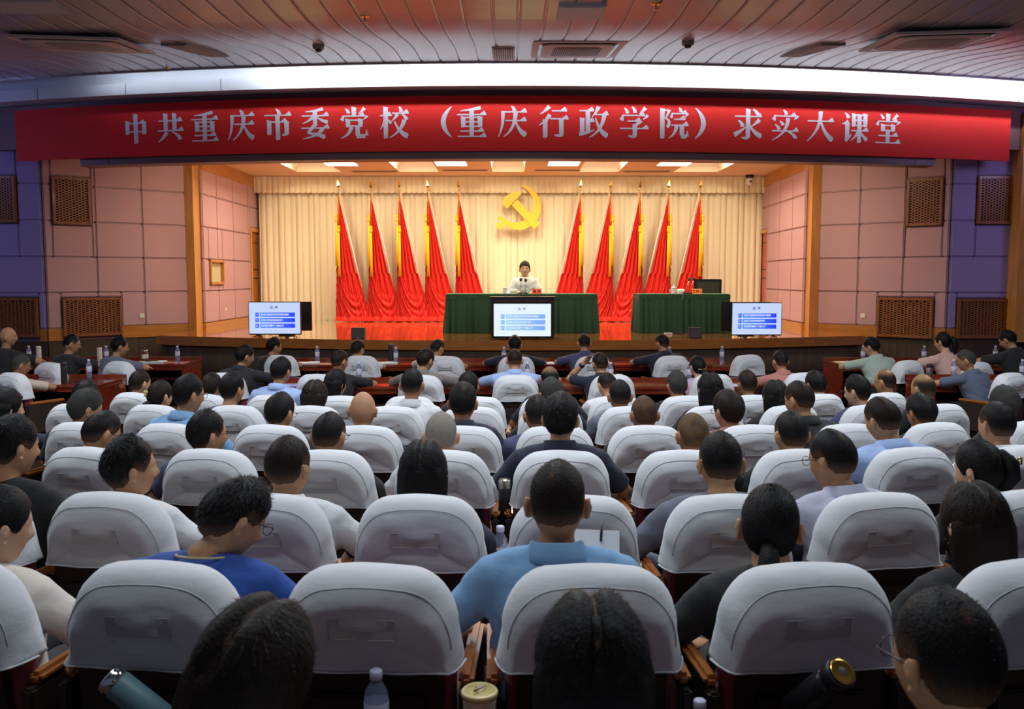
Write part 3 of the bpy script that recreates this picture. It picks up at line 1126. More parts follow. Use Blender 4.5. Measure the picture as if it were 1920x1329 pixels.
p = PY(1328, 527, 16.95)
stage_chair(p.x, 16.75, 'empty black leather chair behind the right stage table')
SPK = PY(984, 500, 16.85)
stage_chair(SPK.x, 17.10, 'black leather chair under the seated speaker at the central table')


def mic(px, pyb, pxt, pyt, y, label, z=TZ):
    b_ = PY(px, pyb, y)
    tp = PY(pxt, pyt, y)
    t = thing('gooseneck_microphone', label, 'microphone', (b_.x, y, z), 0, 'gooseneck microphones on the stage tables')
    MB().box(-.045, .045, -.06, .06, 0, .022, .006).build('base', M['tv_black'], t)
    dx, dz = tp.x - b_.x, max(.1, tp.z - z)
    MB().tube([(0, 0, .02), (dx * .4, -.02, dz * .5), (dx, -.05, dz - .03)], .0055, n=8).build('gooseneck', M['chrome'], t)
    MB().tube([(dx, -.05, dz - .005), (dx * 1.02, -.056, dz + .012)], [.022, .028], n=12, round_=True).build('windscreen', M['foam'], t)


mic(975, 545, 976.5, 525, 15.98, 'left gooseneck microphone in front of the speaker')
mic(985.5, 545, 985.5, 526, 15.98, 'right gooseneck microphone in front of the speaker')
mic(1285, 545, 1291.5, 524, 15.98, 'left gooseneck microphone on the right stage table')
mic(1293.5, 545, 1299.5, 523.5, 15.98, 'right gooseneck microphone on the right stage table')


def lid_cup(px, label):
    q = PY(px, 545, 15.98)
    t = thing('lidded_cup', label, 'cup', (q.x, 15.98, TZ), 0, 'lidded porcelain tea cups')
    MB().lathe([(.03, .0), (.036, .01), (.042, .09), (.042, .10)]).build('body', M['porcelain'], t)
    MB().lathe([(.046, .10), (.046, .107), (.03, .122), (.012, .128), (.01, .14), (.014, .15), (.006, .158)]).build('lid', M['porcelain'], t)
    MB().tube([(-.04, 0, .08), (-.066, 0, .07), (-.068, 0, .04), (-.038, 0, .028)], .006, n=8).build('handle', M['porcelain'], t)
    MB().lathe([(.03, .0), (.055, .004), (.06, .008)]).build('saucer', M['porcelain'], t)


lid_cup(947, 'white lidded tea cup on the central stage table')
lid_cup(1263, 'white lidded tea cup on the right stage table')
for px, lb in ((963, 'rolled white towel on the central stage table'), (1276, 'rolled white towel on the right stage table')):
    q = PY(px, 545, 15.98)
    t = thing('rolled_towel', lb, 'towel', (q.x, 15.98, TZ))
    MB().box(-.08, .08, -.05, .05, 0, .012, .004).build('tray', M['white_plastic'], t)
    sp = []
    for k in range(40):
        a_ = k / 39 * 2 * PI * 2.2
        r = .012 + .026 * k / 39
        sp.append((r * math.cos(a_), r * math.sin(a_)))
    MB().loft([[(x, .85 * r_ * math.cos(an), .050 + .038 * (r_ / .04) * math.sin(an)) for an in np.linspace(0, 2 * PI, 20, endpoint=False)] for x, r_ in ((-.07, .02), (-.065, .036), (-.03, .04), (.03, .04), (.065, .036), (.07, .02))]).build('towel_roll', M['towel'], t)


def name_card(px0, px1, txt, m, inkm, label):
    a_, b_ = PY(px0, 546, 15.88), PY(px1, 546, 15.88)
    w = b_.x - a_.x
    t = thing('name_card', label, 'name card', ((a_.x + b_.x) / 2, 15.88, TZ), 0)
    MB().add([(-w / 2, -.03, 0), (w / 2, -.03, 0), (w / 2, .03, 0), (-w / 2, .03, 0), (-w / 2, -.004, .092), (w / 2, -.004, .092), (w / 2, .004, .092), (-w / 2, .004, .092)],
             [(0, 1, 5, 4), (1, 2, 6, 5), (2, 3, 7, 6), (3, 0, 4, 7), (4, 5, 6, 7), (3, 2, 1, 0)]).build('card', m, t)
    o_ = text_obj(txt, .062 if len(txt) < 4 else .05, inkm, 'card_text', t, bold=.001)
    o_.location = (0, -.0195, .045)
    o_.rotation_euler = (math.atan2(.092, .026), 0, 0)
    return t


name_card(997.5, 1015.5, '高  述', M['card_red'], M['ink'], 'red name card in front of the speaker')
name_card(1298.5, 1316, '主持人', M['card_orange'], M['ink_red'], 'orange name card on the right stage table')

# power strip + cable on the stage
q = PZ(1253, 627, STAGE)
t = thing('power_strip', 'white power strip on the stage below the right table', 'power strip', (q.x, q.y, STAGE))
MB().box(-.07, .07, -.03, .03, 0, .03, .008).build('casing', M['white_plastic'], t)
MB().box(-.05, .05, -.032, -.03, .008, .022).build('outlets', M['grey_plastic'], t)
cb_ = [PY(1281, 549, 15.76), PY(1278, 575, 15.70), PY(1273, 598, 15.70), PY(1262, 610, 15.68)]
q2 = Vector((q.x + .07, q.y, STAGE + .02))
tag(MB().tube(cb_ + [Vector((q.x + .2, 15.2, STAGE + .012)), q2], .006, n=8).build('microphone_cable', M['tv_black']), 'thin black cable hanging down the right green table skirt', 'cable')


def sub_box(px0, px1, py0, py1, label):
    q = PZ((px0 + px1) / 2, py1 - 1, STAGE)
    w = (px1 - px0) / F * q.y
    t = thing('stage_speaker', label, 'loudspeaker', (q.x, q.y + w / 2, STAGE), 0, 'small black box speakers on the stage edge')
    MB().box(-w / 2, w / 2, -w / 2, w / 2, 0, w * .83, .006).build('cabinet', M['tv_black'], t)
    MB().box(-w * .46, w * .46, -w / 2 - .008, -w / 2 - .0005, .012, w * .79).build('front_cloth', M['dark_grille'], t)
    MB().box(-.006, .006, -w / 2 - .012, -w / 2 - .008, .02, .028).build('lamp', M['chrome'], t)


sub_box(658.5, 683.5, 616, 636.5, 'small black box speaker on the stage edge, left of centre')
sub_box(1292, 1316, 618, 635.5, 'small black box speaker on the stage edge, right of centre')


# ---------------------------------------------------------------- televisions
def grad_mat(name, c0, c1, es):
    m = mat(name, c0, 0.5, emit=c0, es=es)
    nt = m.node_tree
    tc = nt.nodes.new('ShaderNodeTexCoord')
    sx = nt.nodes.new('ShaderNodeSeparateXYZ')
    rp = nt.nodes.new('ShaderNodeValToRGB')
    rp.color_ramp.elements[0].color = (*c0, 1)
    rp.color_ramp.elements[1].color = (*c1, 1)
    nt.links.new(tc.outputs['Generated'], sx.inputs[0])
    nt.links.new(sx.outputs['X'], rp.inputs[0])
    nt.links.new(rp.outputs[0], nt.nodes['Principled BSDF'].inputs['Emission Color'])
    nt.nodes['Principled BSDF'].inputs['Base Color'].default_value = (0, 0, 0, 1)
    return m


M['scr_pale'] = mat('screen_pale', (0, 0, 0), .3, emit=(0.82, 0.94, 1.0), es=0.98)
M['scr_blue'] = mat('screen_lavender', (0, 0, 0), .3, emit=(0.60, 0.71, 1.0), es=0.95)
M['bar_pale'] = grad_mat('bar_pale', (0.40, 0.72, 1.0), (0.22, 0.42, 1.0), .95)
M['bar_blue'] = grad_mat('bar_blue', (0.09, 0.30, 1.0), (0.018, 0.045, 0.98), 1.0)
M['scr_text'] = mat('screen_text_white', (0, 0, 0), .3, emit=(0.85, 0.9, 1.0), es=.95)
M['scr_title'] = mat('screen_title', (0, 0, 0), .3, emit=(0.06, 0.06, 0.55), es=.8)
M['scr_title_p'] = mat('screen_title_pale', (0, 0, 0), .3, emit=(0.22, 0.24, 0.85), es=.9)
LINES = ('党中央对当前经济形势的科学判断和决策部署', '2025年上半年全市经济运行态势', '存在的困难问题和下一步重点工作')


def tv(px0, px1, py0, py1, y, label, pale, rz=0.0):
    a_, b_ = PY(px0, py1, y), PY(px1, py0, y)
    w, h = b_.x - a_.x, b_.z - a_.z
    zb = a_.z - STAGE
    t = thing('television', label, 'television', ((a_.x + b_.x) / 2, y, STAGE), rz, 'televisions on the stage edge')
    MB().box(-w / 2, w / 2, 0, .05, zb, zb + h, .006).build('casing', M['tv_black'], t)
    bz = .012
    s = MB().box(-w / 2 + bz, w / 2 - bz, -.003, -.0005, zb + bz * 1.6, zb + h - bz).build('screen', M['scr_pale' if pale else 'scr_blue'], t)
    iw, ih = w - 2 * bz, h - 2.6 * bz
    ox, oz = -iw / 2, zb + bz * 1.6

    def R(u0, u1, v0, v1, m, nm):
        return MB().box(ox + u0 * iw, ox + u1 * iw, -.006, -.0035, oz + v0 * ih, oz + v1 * ih).build(nm, m, s)
    bm_ = M['bar_pale' if pale else 'bar_blue']
    for k in range(3):
        v1 = .675 - k * .178
        R(.118, .188, v1 - .135, v1, bm_, 'number_box')
        R(.212, .90, v1 - .135, v1, bm_, 'text_bar')
        o_ = text_obj(LINES[k], ih * .066, M['scr_text'], 'slide_text', s, bold=.0006, align='LEFT')
        o_.location = (ox + .235 * iw, -.008, oz + (v1 - .067) * ih)
        o_.rotation_euler = (PI / 2, 0, 0)
        o_.scale = ((.545, .425, .445)[k] * iw / max(.01, max(v_.co.x for v_ in o_.data.vertices)), 1, 1)
        o_ = text_obj('一二三'[k], ih * .066, M['scr_text'], 'slide_number', s, bold=.0006)
        o_.location = (ox + .153 * iw, -.008, oz + (v1 - .067) * ih)
        o_.rotation_euler = (PI / 2, 0, 0)
    o_ = text_obj('目  录', ih * .10, M['scr_title_p' if pale else 'scr_title'], 'slide_title', s, bold=.0012)
    o_.location = (ox + .49 * iw, -.006, oz + .83 * ih)
    o_.rotation_euler = (PI / 2, 0, 0)
    for sx in (-.33, .33):
        f = MB()
        f.tube([(sx * w, .02, zb), (sx * w - .05, -.07, .008)], [.012, .008], n=6)
        f.tube([(sx * w, .02, zb), (sx * w + .05, .11, .008)], [.012, .008], n=6)
        f.tube([(sx * w, .02, zb), (sx * w + .045, -.06, .008)], [.012, .008], n=6)
        f.build('foot', M['tv_black'], t)
    MB().tube([(-.1 * w, .04, zb + .02), (-.12 * w, .12, .02), (.0, .14, .01), (.2 * w, .10, .012), (.24 * w, .05, zb)], .005, n=6).build('power_cable', M['tv_black'], t)
    return t


tv(924.5, 1034.5, 568, 632.5, 14.15, 'pale lit television at the centre of the stage edge', True)
tv(466.5, 563.5, 565.5, 627.5, 14.62, 'blue lit television on the left of the stage edge', False)
tv(1371, 1467, 567, 629, 14.60, 'blue lit television on the right of the stage edge', False)
# dark framed cabinet behind the central television
a, b = PY(917.5, 634, 14.45), PY(1042.5, 556, 14.45)
w = b.x - a.x
h = b.z - STAGE
t = thing('lectern_cabinet', 'dark wooden panelled cabinet behind the central television', 'cabinet', ((a.x + b.x) / 2, 14.45, STAGE))
MB().box(-w / 2 + .03, w / 2 - .03, .03, .30, 0, h - .03).build('body', M['dark_frame'], t)
MB().box(-w / 2, w / 2, -.01, .34, h - .03, h, .008).build('top', M['dark_frame'], t)
q = MB()
for (x0, x1, z0, z1) in ((-w / 2 + .03, -w / 2 + .09, 0, h - .03), (w / 2 - .09, w / 2 - .03, 0, h - .03), (-w / 2 + .09, w / 2 - .09, h - .09, h - .03)):
    q.box(x0, x1, .0, .03, z0, z1, .006)
q.build('front_frame', M['dark_frame'], t)
q = MB()
for k in range(4):
    x0 = -w / 2 + .10 + (w - .2) * k / 4
    q.box(x0 + .01, x0 + (w - .2) / 4 - .01, -.003, .0, h - .075, h - .065)
q.build('inlay', M['grille_wood'], t)


def monitor_speaker(px0, px1, py0, py1, y, label):
    a_, b_ = PY(px0, py1, y), PY(px1, py0, y)
    w, h = b_.x - a_.x, b_.z - STAGE
    t = thing('monitor', label, 'monitor', ((a_.x + b_.x) / 2, y, STAGE))
    zb = .08
    MB().box(-w / 2, w / 2, 0, .05, zb, h, .006).build('casing', M['tv_black'], t)
    MB().box(-w / 2 + .015, w / 2 - .015, -.002, -.0005, zb + .02, h - .015).build('screen', M['flask_black'], t)
    MB().box(-.12, .12, -.06, .12, 0, .02, .004).build('base', M['tv_black'], t)
    MB().box(-.03, .03, .01, .04, .02, zb + .02).build('neck', M['tv_black'], t)


monitor_speaker(489, 583.5, 565.5, 624, 15.15, 'switched-off black monitor behind the left television')
monitor_speaker(1352, 1446, 566, 624, 15.15, 'switched-off black monitor behind the right television')

# ---------------------------------------------------------------- banner
BY = 13.52
CH = {
 '中': "v 18 75 32;h 18 84 68;v 82 74 32;g 18 82 40;v 50 97 2",
 '共': "v 33 95 40;v 66 95 40;h 6 94 72;h 2 98 40;t 37 35 22 14 4 3 15 2;t 58 36 84 24 86 10 4 17",
 '重': "t 80 95 50 88 12 85 12 3;h 2 98 73;v 22 66 34;v 78 66 34;g 22 78 64;g 22 78 50;g 22 78 36;v 50 88 6;h 12 90 21;h 3 98 4",
 '庆': "t 46 99 56 93 56 84 5 15;h 14 97 81;t 18 84 20 30 2 3 13 3;h 26 96 54;t 60 78 58 26 20 3 15 3;t 60 54 70 20 95 8 4 19",
 '市': "t 44 99 55 93 55 82 5 15;h 3 97 79;v 50 80 1;h 18 82 58;v 20 62 18;v 81 60 18;t 82 22 74 14 64 17 13 4",
 '委': "t 78 97 50 89 16 88 11 3;h 4 97 75;v 50 90 52;t 46 74 30 58 4 50 12 2;t 54 74 70 58 94 54 3 14;h 2 98 36;t 54 52 38 34 24 19 14 10;t 24 19 60 18 84 5 6 16;t 76 36 64 10 8 2 15 3",
 '党': "v 50 99 74;t 20 95 30 90 31 80 4 13;t 86 97 78 88 66 79 13 3;t 14 74 12 66 8 58 4 15;h 12 86 72;t 95 73 90 66 82 62 10 3;v 29 62 38;v 72 62 38;g 28 72 59;g 28 72 41;t 40 38 36 12 5 2 15 3;v 62 40 10;b 58 88 8;t 92 10 93 16 92 28 12 3",
 '校': "h 2 40 72;v 21 98 1;t 20 68 14 44 2 28 9 2;t 27 60 34 54 38 46 4 11;t 66 99 73 93 73 83 5 14;h 42 98 79;t 60 76 54 64 40 54 12 2;t 76 76 88 68 92 58 4 15;t 84 58 72 20 34 2 15 3;t 50 54 66 16 96 6 4 19",
 '重2': "",
 '行': "t 36 99 22 84 4 74 14 2;t 38 73 24 52 2 40 14 2;v 22 56 1;h 44 94 85;h 38 99 60;v 76 60 8;t 78 12 70 4 52 9 15 4",
 '政': "h 2 50 86;v 31 86 16;h 30 52 52;v 12 62 16;t 2 12 28 14 52 26 13 3;t 66 99 60 80 44 66 14 2;h 56 99 74;t 86 74 78 20 36 2 15 3;t 56 64 68 20 97 6 4 19",
 '学': "t 16 95 26 90 27 78 4 14;t 42 99 52 93 53 80 5 14;t 88 97 80 88 68 78 14 3;t 12 75 11 66 7 56 4 16;h 12 86 72;t 96 74 90 66 80 60 11 3;h 28 72 54;t 75 56 64 46 52 42 10 8;v 53 42 8;t 53 10 46 2 30 8 15 4;h 2 98 31",
 '院': "v 10 95 1;g 10 34 90;t 33 92 28 76 20 66 11 4;t 20 66 42 56 26 36 5 13;t 66 99 73 93 73 84 5 14;t 43 82 42 74 39 66 4 12;h 44 94 80;t 97 82 93 74 86 69 9 3;h 50 88 62;h 40 98 43;t 58 44 56 14 32 2 14 3;v 77 44 12;b 74 94 8;t 95 8 96 16 95 26 11 3",
 '求': "h 3 97 76;t 66 99 80 93 82 83 5 14;v 50 99 8;t 50 12 44 2 28 8 15 4;t 15 62 29 56 31 42 5 16;t 2 16 22 26 42 42 17 3;t 90 66 78 54 62 44 14 3;t 54 54 66 24 98 12 4 18",
 '实': "t 42 99 53 94 53 84 5 14;t 13 84 12 74 8 66 4 15;h 12 88 80;t 95 82 90 74 82 70 10 3;t 30 64 40 58 42 50 4 13;t 14 52 26 46 29 36 4 13;t 60 74 58 24 4 2 15 3;h 4 97 32;t 60 30 88 20 86 8 4 17",
 '大': "h 3 98 67;t 50 99 52 40 3 2 16 3;t 52 66 64 24 96 6 6 19",
 '课': "t 10 97 22 91 24 80 4 15;h 1 27 62;v 21 64 14;t 14 7 26 14 37 28 14 3;v 45 95 54;v 88 95 54;g 44 88 91;g 44 88 74;g 44 88 57;v 66 92 1;h 36 99 40;t 62 38 54 20 34 7 11 2;t 70 38 80 20 96 10 3 15",
 '堂': "v 50 99 76;t 20 96 30 91 31 82 4 12;t 86 97 78 89 66 81 12 3;t 14 76 12 68 8 61 4 14;h 12 86 74;t 95 75 90 68 82 65 9 3;v 31 64 42;v 70 64 42;g 30 71 61;g 30 71 45;v 50 44 5;h 14 88 27;h 3 98 4",
 '（': "q 82 99 26 50 82 1", '）': "q 18 99 74 50 18 1",
}


def strokes(c_):
    out = []
    for st_ in CH[c_].split(';'):
        p = st_.split()
        k, a_ = p[0], [float(q) for q in p[1:]]
        if k in 'hgb':
            x0, x1, y = a_
            t_ = 2.3 if k != 'b' else 6.5
            out.append([(x0, y + t_), (x0, y - t_), (x1, y - t_), (x1, y + t_)])
            if k == 'h':
                out.append([(x1 - 21, y + t_ - .2), (x1 + 1, y - t_), (x1 + 1, y + t_), (x1 - 6, y + 13)])
        elif k == 'v':
            x, y1, y0 = a_
            out.append([(x - 8.5, y1 + 3), (x - 7.5, y0 + 1), (x - 5, y0 - 2), (x + 5, y0), (x + 7.5, y0 + 3), (x + 7.5, y1 - 4), (x + 9.5, y1 - 1)])
        else:
            if k == 't':
                x0, y0, cx_, cy_, x1, y1, w0, w1 = a_
                wm = None
            else:
                x0, y0, cx_, cy_, x1, y1 = a_
                w0, w1, wm = 3, 3, 17
            L, Rr = [], []
            n = 14
            for i in range(n + 1):
                t = i / n
                x = (1 - t) ** 2 * x0 + 2 * t * (1 - t) * cx_ + t * t * x1
                y = (1 - t) ** 2 * y0 + 2 * t * (1 - t) * cy_ + t * t * y1
                dx = 2 * (1 - t) * (cx_ - x0) + 2 * t * (x1 - cx_)
                dy = 2 * (1 - t) * (cy_ - y0) + 2 * t * (y1 - cy_)
                l = math.hypot(dx, dy)
                w = w0 + (w1 - w0) * t
                if wm:
                    w = w0 + (wm - w0) * math.sin(PI * t)
                if i == n and w > 8:
                    w *= .55
                L.append((x - dy / l * w / 2, y + dx / l * w / 2))
                Rr.append((x + dy / l * w / 2, y - dx / l * w / 2))
            for i in range(n):
                out.append([L[i], Rr[i], Rr[i + 1], L[i + 1]])
    return out


bx0, bx1 = PA(27, 209, BY, BR).x, PA(1896, 213, BY, BR).x
bn = MB()
bz0, bz1 = 3.815, 4.615
bn.loft([[(x, arcy(x, BY, BR), bz0), (x, arcy(x, BY, BR), bz1), (x, arcy(x, BY + .05, BR), bz1), (x, arcy(x, BY + .05, BR), bz0)] for x in np.linspace(bx0, bx1, 60)], smooth=False)
ban = thing('banner', 'long red banner with white Chinese characters above the stage', 'banner', (0, BY, bz0))
ob = bn.build('banner_cloth', M['banner'], ban)
ob.location = (0, -BY, -bz0)
TXT = [('中', 255, 245), ('共', 319.5, 242), ('重', 384, 238), ('庆', 452, 236), ('市', 521, 234), ('委', 591, 232), ('党', 664, 230.5), ('校', 739.5, 228),
       ('（', 829, 228), ('重', 884.5, 228), ('庆', 961, 228), ('行', 1038, 228), ('政', 1113, 228.5), ('学', 1189, 229), ('院', 1264, 230.5), ('）', 1321, 233),
       ('求', 1402.5, 235), ('实', 1472, 238), ('大', 1538, 241), ('课', 1603, 244), ('堂', 1664.5, 247)]
for c_, px, py in TXT:
    p = PA(px, py, BY, BR)
    S = .445
    mb = MB()
    for poly in strokes(c_):
        pts = []
        for (u, v) in poly:
            x = p.x + (u / 100 - .5) * S
            pts.append((x, arcy(x, BY, BR), 4.235 + (v / 100 - .5) * S * 1.04))
        n = len(pts)
        mb.add([(x, y - .006, z) for x, y, z in pts] + [(x, y - .0005, z) for x, y, z in pts],
               [list(range(n)), list(range(2 * n - 1, n - 1, -1))] + [(i, n + i, n + (i + 1) % n, (i + 1) % n) for i in range(n)])
    o_ = mb.build('character', M['banner_text'], ban)
    o_.location = (0, -BY, -bz0)

# ================================================================ CHAIRS
from mathutils import noise as mnoise


def wrinkle(x, y, z, seed):
    k = max(0, min(1, (z - .668) / .02))
    n1 = mnoise.noise(Vector((x * 2.4 + seed * 7.1, y * 5, z * 12 + x * 4 * math.sin(seed))))
    n2 = mnoise.noise(Vector((x * 6 + seed * 3, y * 9, z * 24 + 4)))
    d = .0085 * n1 + .0035 * n2
    return (x + .25 * d * (1 if x > 0 else -1), y - d * k, z + .0025 * k * mnoise.noise(Vector((x * 9, seed, y * 9))))


def pocket_mesh(seed):
    P = []
    for z in np.linspace(.764, .818, 7):
        P.append([])
        for x in np.linspace(-.088, .078, 14):
            p = wrinkle(x, -(z - .62) * .13 - .001, z, seed)
            P[-1].append((p[0], p[1] - .0035, p[2]))
    mb = MB().grid(P)
    per = [(i, 0) for i in range(7)] + [(6, j) for j in range(1, 14)] + [(i, 13) for i in range(5, -1, -1)] + [(0, j) for j in range(12, -1, -1)]
    mb.tube([P[i][j] for i, j in per], .0012, n=4)
    me = mb.mesh('card_pocket')
    me.materials.append(M['label_film'])
    return me


def cover_mesh(seed):
    def outline(hw, zt, y, zb=.668, rx=.128, rz=.165, n=10):
        ht = hw * .935
        pts = [(-hw + 2 * hw * k / 14, zb) for k in range(15)][::-1]       # right -> left along the bottom
        for k in range(1, 7):
            t = k / 7
            pts.append((-(hw + (ht - hw) * t), zb + (zt - rz - zb) * t))
        for k in range(n + 1):
            a = PI / 2 * k / n
            pts.append((-(ht - rx) - rx * math.cos(a), zt - rz + rz * math.sin(a) * (1 - .0)))
        for k in range(1, 9):
            u = -(ht - rx) + 2 * (ht - rx) * k / 9
            pts.append((u, zt + .006 * (1 - (u / (ht - rx)) ** 2)))
        for k in range(n + 1):
            a = PI / 2 * (1 - k / n)
            pts.append(((ht - rx) + rx * math.cos(a), zt - rz + rz * math.sin(a)))
        for k in range(1, 7):
            t = 1 - k / 7
            pts.append(((hw + (ht - hw) * t), zb + (zt - rz - zb) * t))
        return [(x, y - (z - .62) * .13, z) for x, z in pts]
    rings = []
    lay = [(.000, .209, .848), (.004, .214, .858), (.013, .220, .873), (.028, .227, .892), (.048, .233, .910), (.076, .239, .924), (.108, .241, .930), (.132, .238, .927), (.148, .230, .919), (.154, .20, .90)]
    base = outline(lay[0][1], lay[0][2], 0)
    c = np.mean(np.array(base), axis=0)
    for s_ in (.12, .3, .48, .64, .78, .90):
        rings.append([(c[0] + (x - c[0]) * s_, y - .003 * (1 - s_), .785 + (z - .785) * s_) for x, y, z in outline(lay[0][1], lay[0][2], 0)])
    for y, hw, zt in lay:
        rings.append(outline(hw, zt, y))
    f = outline(.20, .925, .150)
    rings.append([(x * .5, y, .785 + (z - .785) * .5) for x, y, z in f])
    out = []
    for r in rings:
        q = []
        for (x, y, z) in r:
            q.append(wrinkle(x, y, z, seed))
        out.append(q)
    me = MB().loft(out).mesh('cloth_cover')
    bm = bmesh.new()
    bm.from_mesh(me)
    bmesh.ops.recalc_face_normals(bm, faces=bm.faces)
    bm.to_mesh(me)
    bm.free()
    me.materials.append(M['cover'])
    return me


COVERS = [cover_mesh(s) for s in range(5)]
POCKETS = [pocket_mesh(s) for s in range(5)]
_m = {}


def cmesh(key, fn, m):
    if key not in _m:
        mb = MB()
        fn(mb)
        o = mb.build(key, m)
        _m[key] = o.data
        bpy.data.objects.remove(o)
    return _m[key]


def f_shell(mb):
    mb.loft([[(x, y - (z - .62) * .13, z) for x, y in ((-w, .018), (w, .018), (w, .05), (-w, .05))] for z, w in ((.24, .185), (.30, .195), (.69, .20))], smooth=False)
    mb.box(-.15, .15, .005, .022, .34, .60, .006)


def f_pad(mb):
    mb.loft([[(x, y - (z - .62) * .13, z) for x, y in ((-w + .02, .052), (w - .02, .052), (w, .085), (w, .12), (w - .03, .145), (-w + .03, .145), (-w, .12), (-w, .085))] for z, w in ((.36, .222), (.45, .226), (.66, .228), (.72, .205), (.74, .16))])


def f_seat(mb):
    mb.box(-.232, .232, .16, .62, .35, .445, .03)


def f_arm(mb):
    mb.box(-.017, .017, .03, .44, .30, .60, .008)


def f_pad2(mb):
    mb.box(-.021, .021, .06, .47, .602, .634, .012)


def f_leg(mb):
    mb.box(-.02, .02, .12, .50, 0, .03, .005)
    mb.box(-.02, .02, .24, .34, .03, .33, .005)
    mb.box(-.02, .02, .18, .46, .32, .345)


def f_hem(mb):
    mb.tube([(-.209 + .418 * k / 12, .000 - (.670 - .62) * .13 - .003, .670 + .0015 * math.sin(k * 1.3)) for k in range(13)], .0028, n=6)
    for s_ in (-1, 1):
        mb.tube([(s_ * .209, -.009, .670), (s_ * .222, .006, .670), (s_ * .236, .045, .670), (s_ * .243, .09, .670)], .0028, n=6)


def f_label(mb):
    mb.loft([[(x, -.0062 - (z - .62) * .13, z) for x, z in ((-.085, .765), (.075, .765), (.075, .817), (-.085, .817))], [(x, -.0035 - (z - .62) * .13, z) for x, z in ((-.085, .765), (.075, .765), (.075, .817), (-.085, .817))]], smooth=False)


def f_seam(mb):
    # stitched line following the rounded top edge
    pts = []
    hw, zt, rx, rz = .228, .8925, .128, .165
    ht = hw * .935
    for k in range(13):
        a = PI / 2 * k / 12
        pts.append((-(ht - rx) - rx * math.cos(a), zt - rz + rz * math.sin(a)))
    for k in range(1, 12):
        u = -(ht - rx) + 2 * (ht - rx) * k / 12
        pts.append((u, zt + .006 * (1 - (u / (ht - rx)) ** 2)))
    for k in range(13):
        a = PI / 2 * (1 - k / 12)
        pts.append(((ht - rx) + rx * math.cos(a), zt - rz + rz * math.sin(a)))
    return pts


def seam_mesh(seed):
    k = 'seam%d' % seed
    if k not in _m:
        pts = f_seam(None)
        mb = MB().tube([wrinkle(x * 1.0, .0275 - (z - .62) * .13, z, seed) for x, z in pts], .0013, n=5)
        _m[k] = mb.mesh('stitched_seam')
        _m[k].materials.append(M['seam'])
    return _m[k]


def f_net(mb):
    for k in range(-6, 9):
        for sg in (-1, 1):
            p0 = Vector((k * .04 * 1.0, 0, .34))
            pts = []
            for q in range(6):
                z = .34 + .036 * q
                x = sg * (k * .04 - .06) + sg * .036 * q * .9
                if abs(x) <= .15:
                    pts.append((x, -.012 - .022 * math.sin(PI * min(1, (z - .33) / .22)) - (z - .62) * .13, z))
            if len(pts) > 1:
                mb.tube(pts, .0016, n=4)
    mb.tube([(-.15, -.006 + .005, .53), (0, -.034, .515), (.15, -.001, .53)], .004, n=6)


chair_count = {}


def chair(x, y, rz, fz, label, near=False, group=None, seed=0, film=True):
    t = thing('auditorium_chair', label, 'chair', (x, y, fz), rz, group or 'white covered auditorium chairs')
    c = link('cloth_cover', COVERS[seed % 5], None, t)
    c.scale = (1.045, 1, 1)
    link('hem', cmesh('hem', f_hem, M['seam']), None, c)
    link('stitched_seam', seam_mesh(seed % 5), None, c)
    if film:
        link('card_pocket', POCKETS[seed % 5], None, c)
    link('back_shell', cmesh('back_shell', f_shell, M['chair_back']), None, t)
    link('back_cushion', cmesh('back_cushion', f_pad, M['chair_red']), None, t)
    link('seat', cmesh('seat', f_seat, M['chair_red']), None, t)
    for s_ in (-1, 1):
        a = link('arm_panel', cmesh('arm_panel', f_arm, M['chair_back']), None, t)
        a.location = (s_ * .256, 0, 0)
        b = link('armrest', cmesh('armrest', f_pad2, M['arm_wood']), None, t)
        b.location = (s_ * .256, 0, 0)
        l = link('leg', cmesh('leg', f_leg, M['chair_metal']), None, t)
        l.location = (s_ * .2, 0, 0)
    if near:
        link('net_pocket', cmesh('net_pocket', f_net, M['net']), None, t)
    return t


ROWY = {0: 1.20, 1: 2.257, 2: 3.149, 3: 4.207, 4: 5.19, 5: 6.28, 6: 7.39, 7: 9.06, 8: 11.25}
ROWN = {0: 'row hidden below the frame', 1: 'row nearest the camera', 2: 'second row from the camera', 3: 'third row from the camera', 4: 'fourth row from the camera',
        5: 'fifth row from the camera', 6: 'sixth row from the camera', 7: 'rear desk row', 8: 'front desk row'}
RADR = 20.0


def rowpos(row, px, extra=0.0, py=None, y=None):
    """root position on the curved row for the picture column px"""
    a, b, c = ray(px, py or 800)
    x = 0
    for _ in range(8):
        Y = (y if y is not None else ROWY[row] + x * x / (2 * RADR)) + extra
        x = a / b * Y
    return x, Y


def chair_rot(x):
    return max(-.45, min(.45, .11 * x))


CH_PX = {
    0: [(470, None), (1110, None), (1775, None)],
    1: [(-95, None), (295, None), (695, None), (1106, None), (1510, None), (1937, None)],
    2: [(-52, None), (207, None), (500, None), (787, None), (1076, None), (1366, None), (1646, None), (1925, None)],
    3: [(163, None), (393, None), (610, None), (830, None), (1053, None), (1283, None), (1499, None), (1710, None), (1920, None)],
    4: [(-15, None), (150, None), (315, None), (506, None), (681, None), (867, None), (1041, None), (1214, None), (1413, None), (1594, None), (1758, None), (1935, None)],
    5: [(136, None), (286, None), (438, None), (583, None), (733, None), (884, None), (1033, None), (1183, None), (1338, None), (1484, None), (1632, None), (1768, None)],
    6: [(248, None), (380, None), (508, None), (640, None), (767, None), (895, None), (1026, None), (1157, None), (1287, None), (1412, None), (1540, None), (1662, None)],
    7: [(22, 9.3), (421, None), (594, None), (788, None), (967, None), (1149, None), (1338, None), (1509, None), (1896, 9.3)],
    8: [(92, 10.45), (221, 10.6), (525, None), (676, None), (836, None), (968, None), (1113, None), (1262, None), (1405, None), (1705, 10.7), (1835, 10.5)],
}
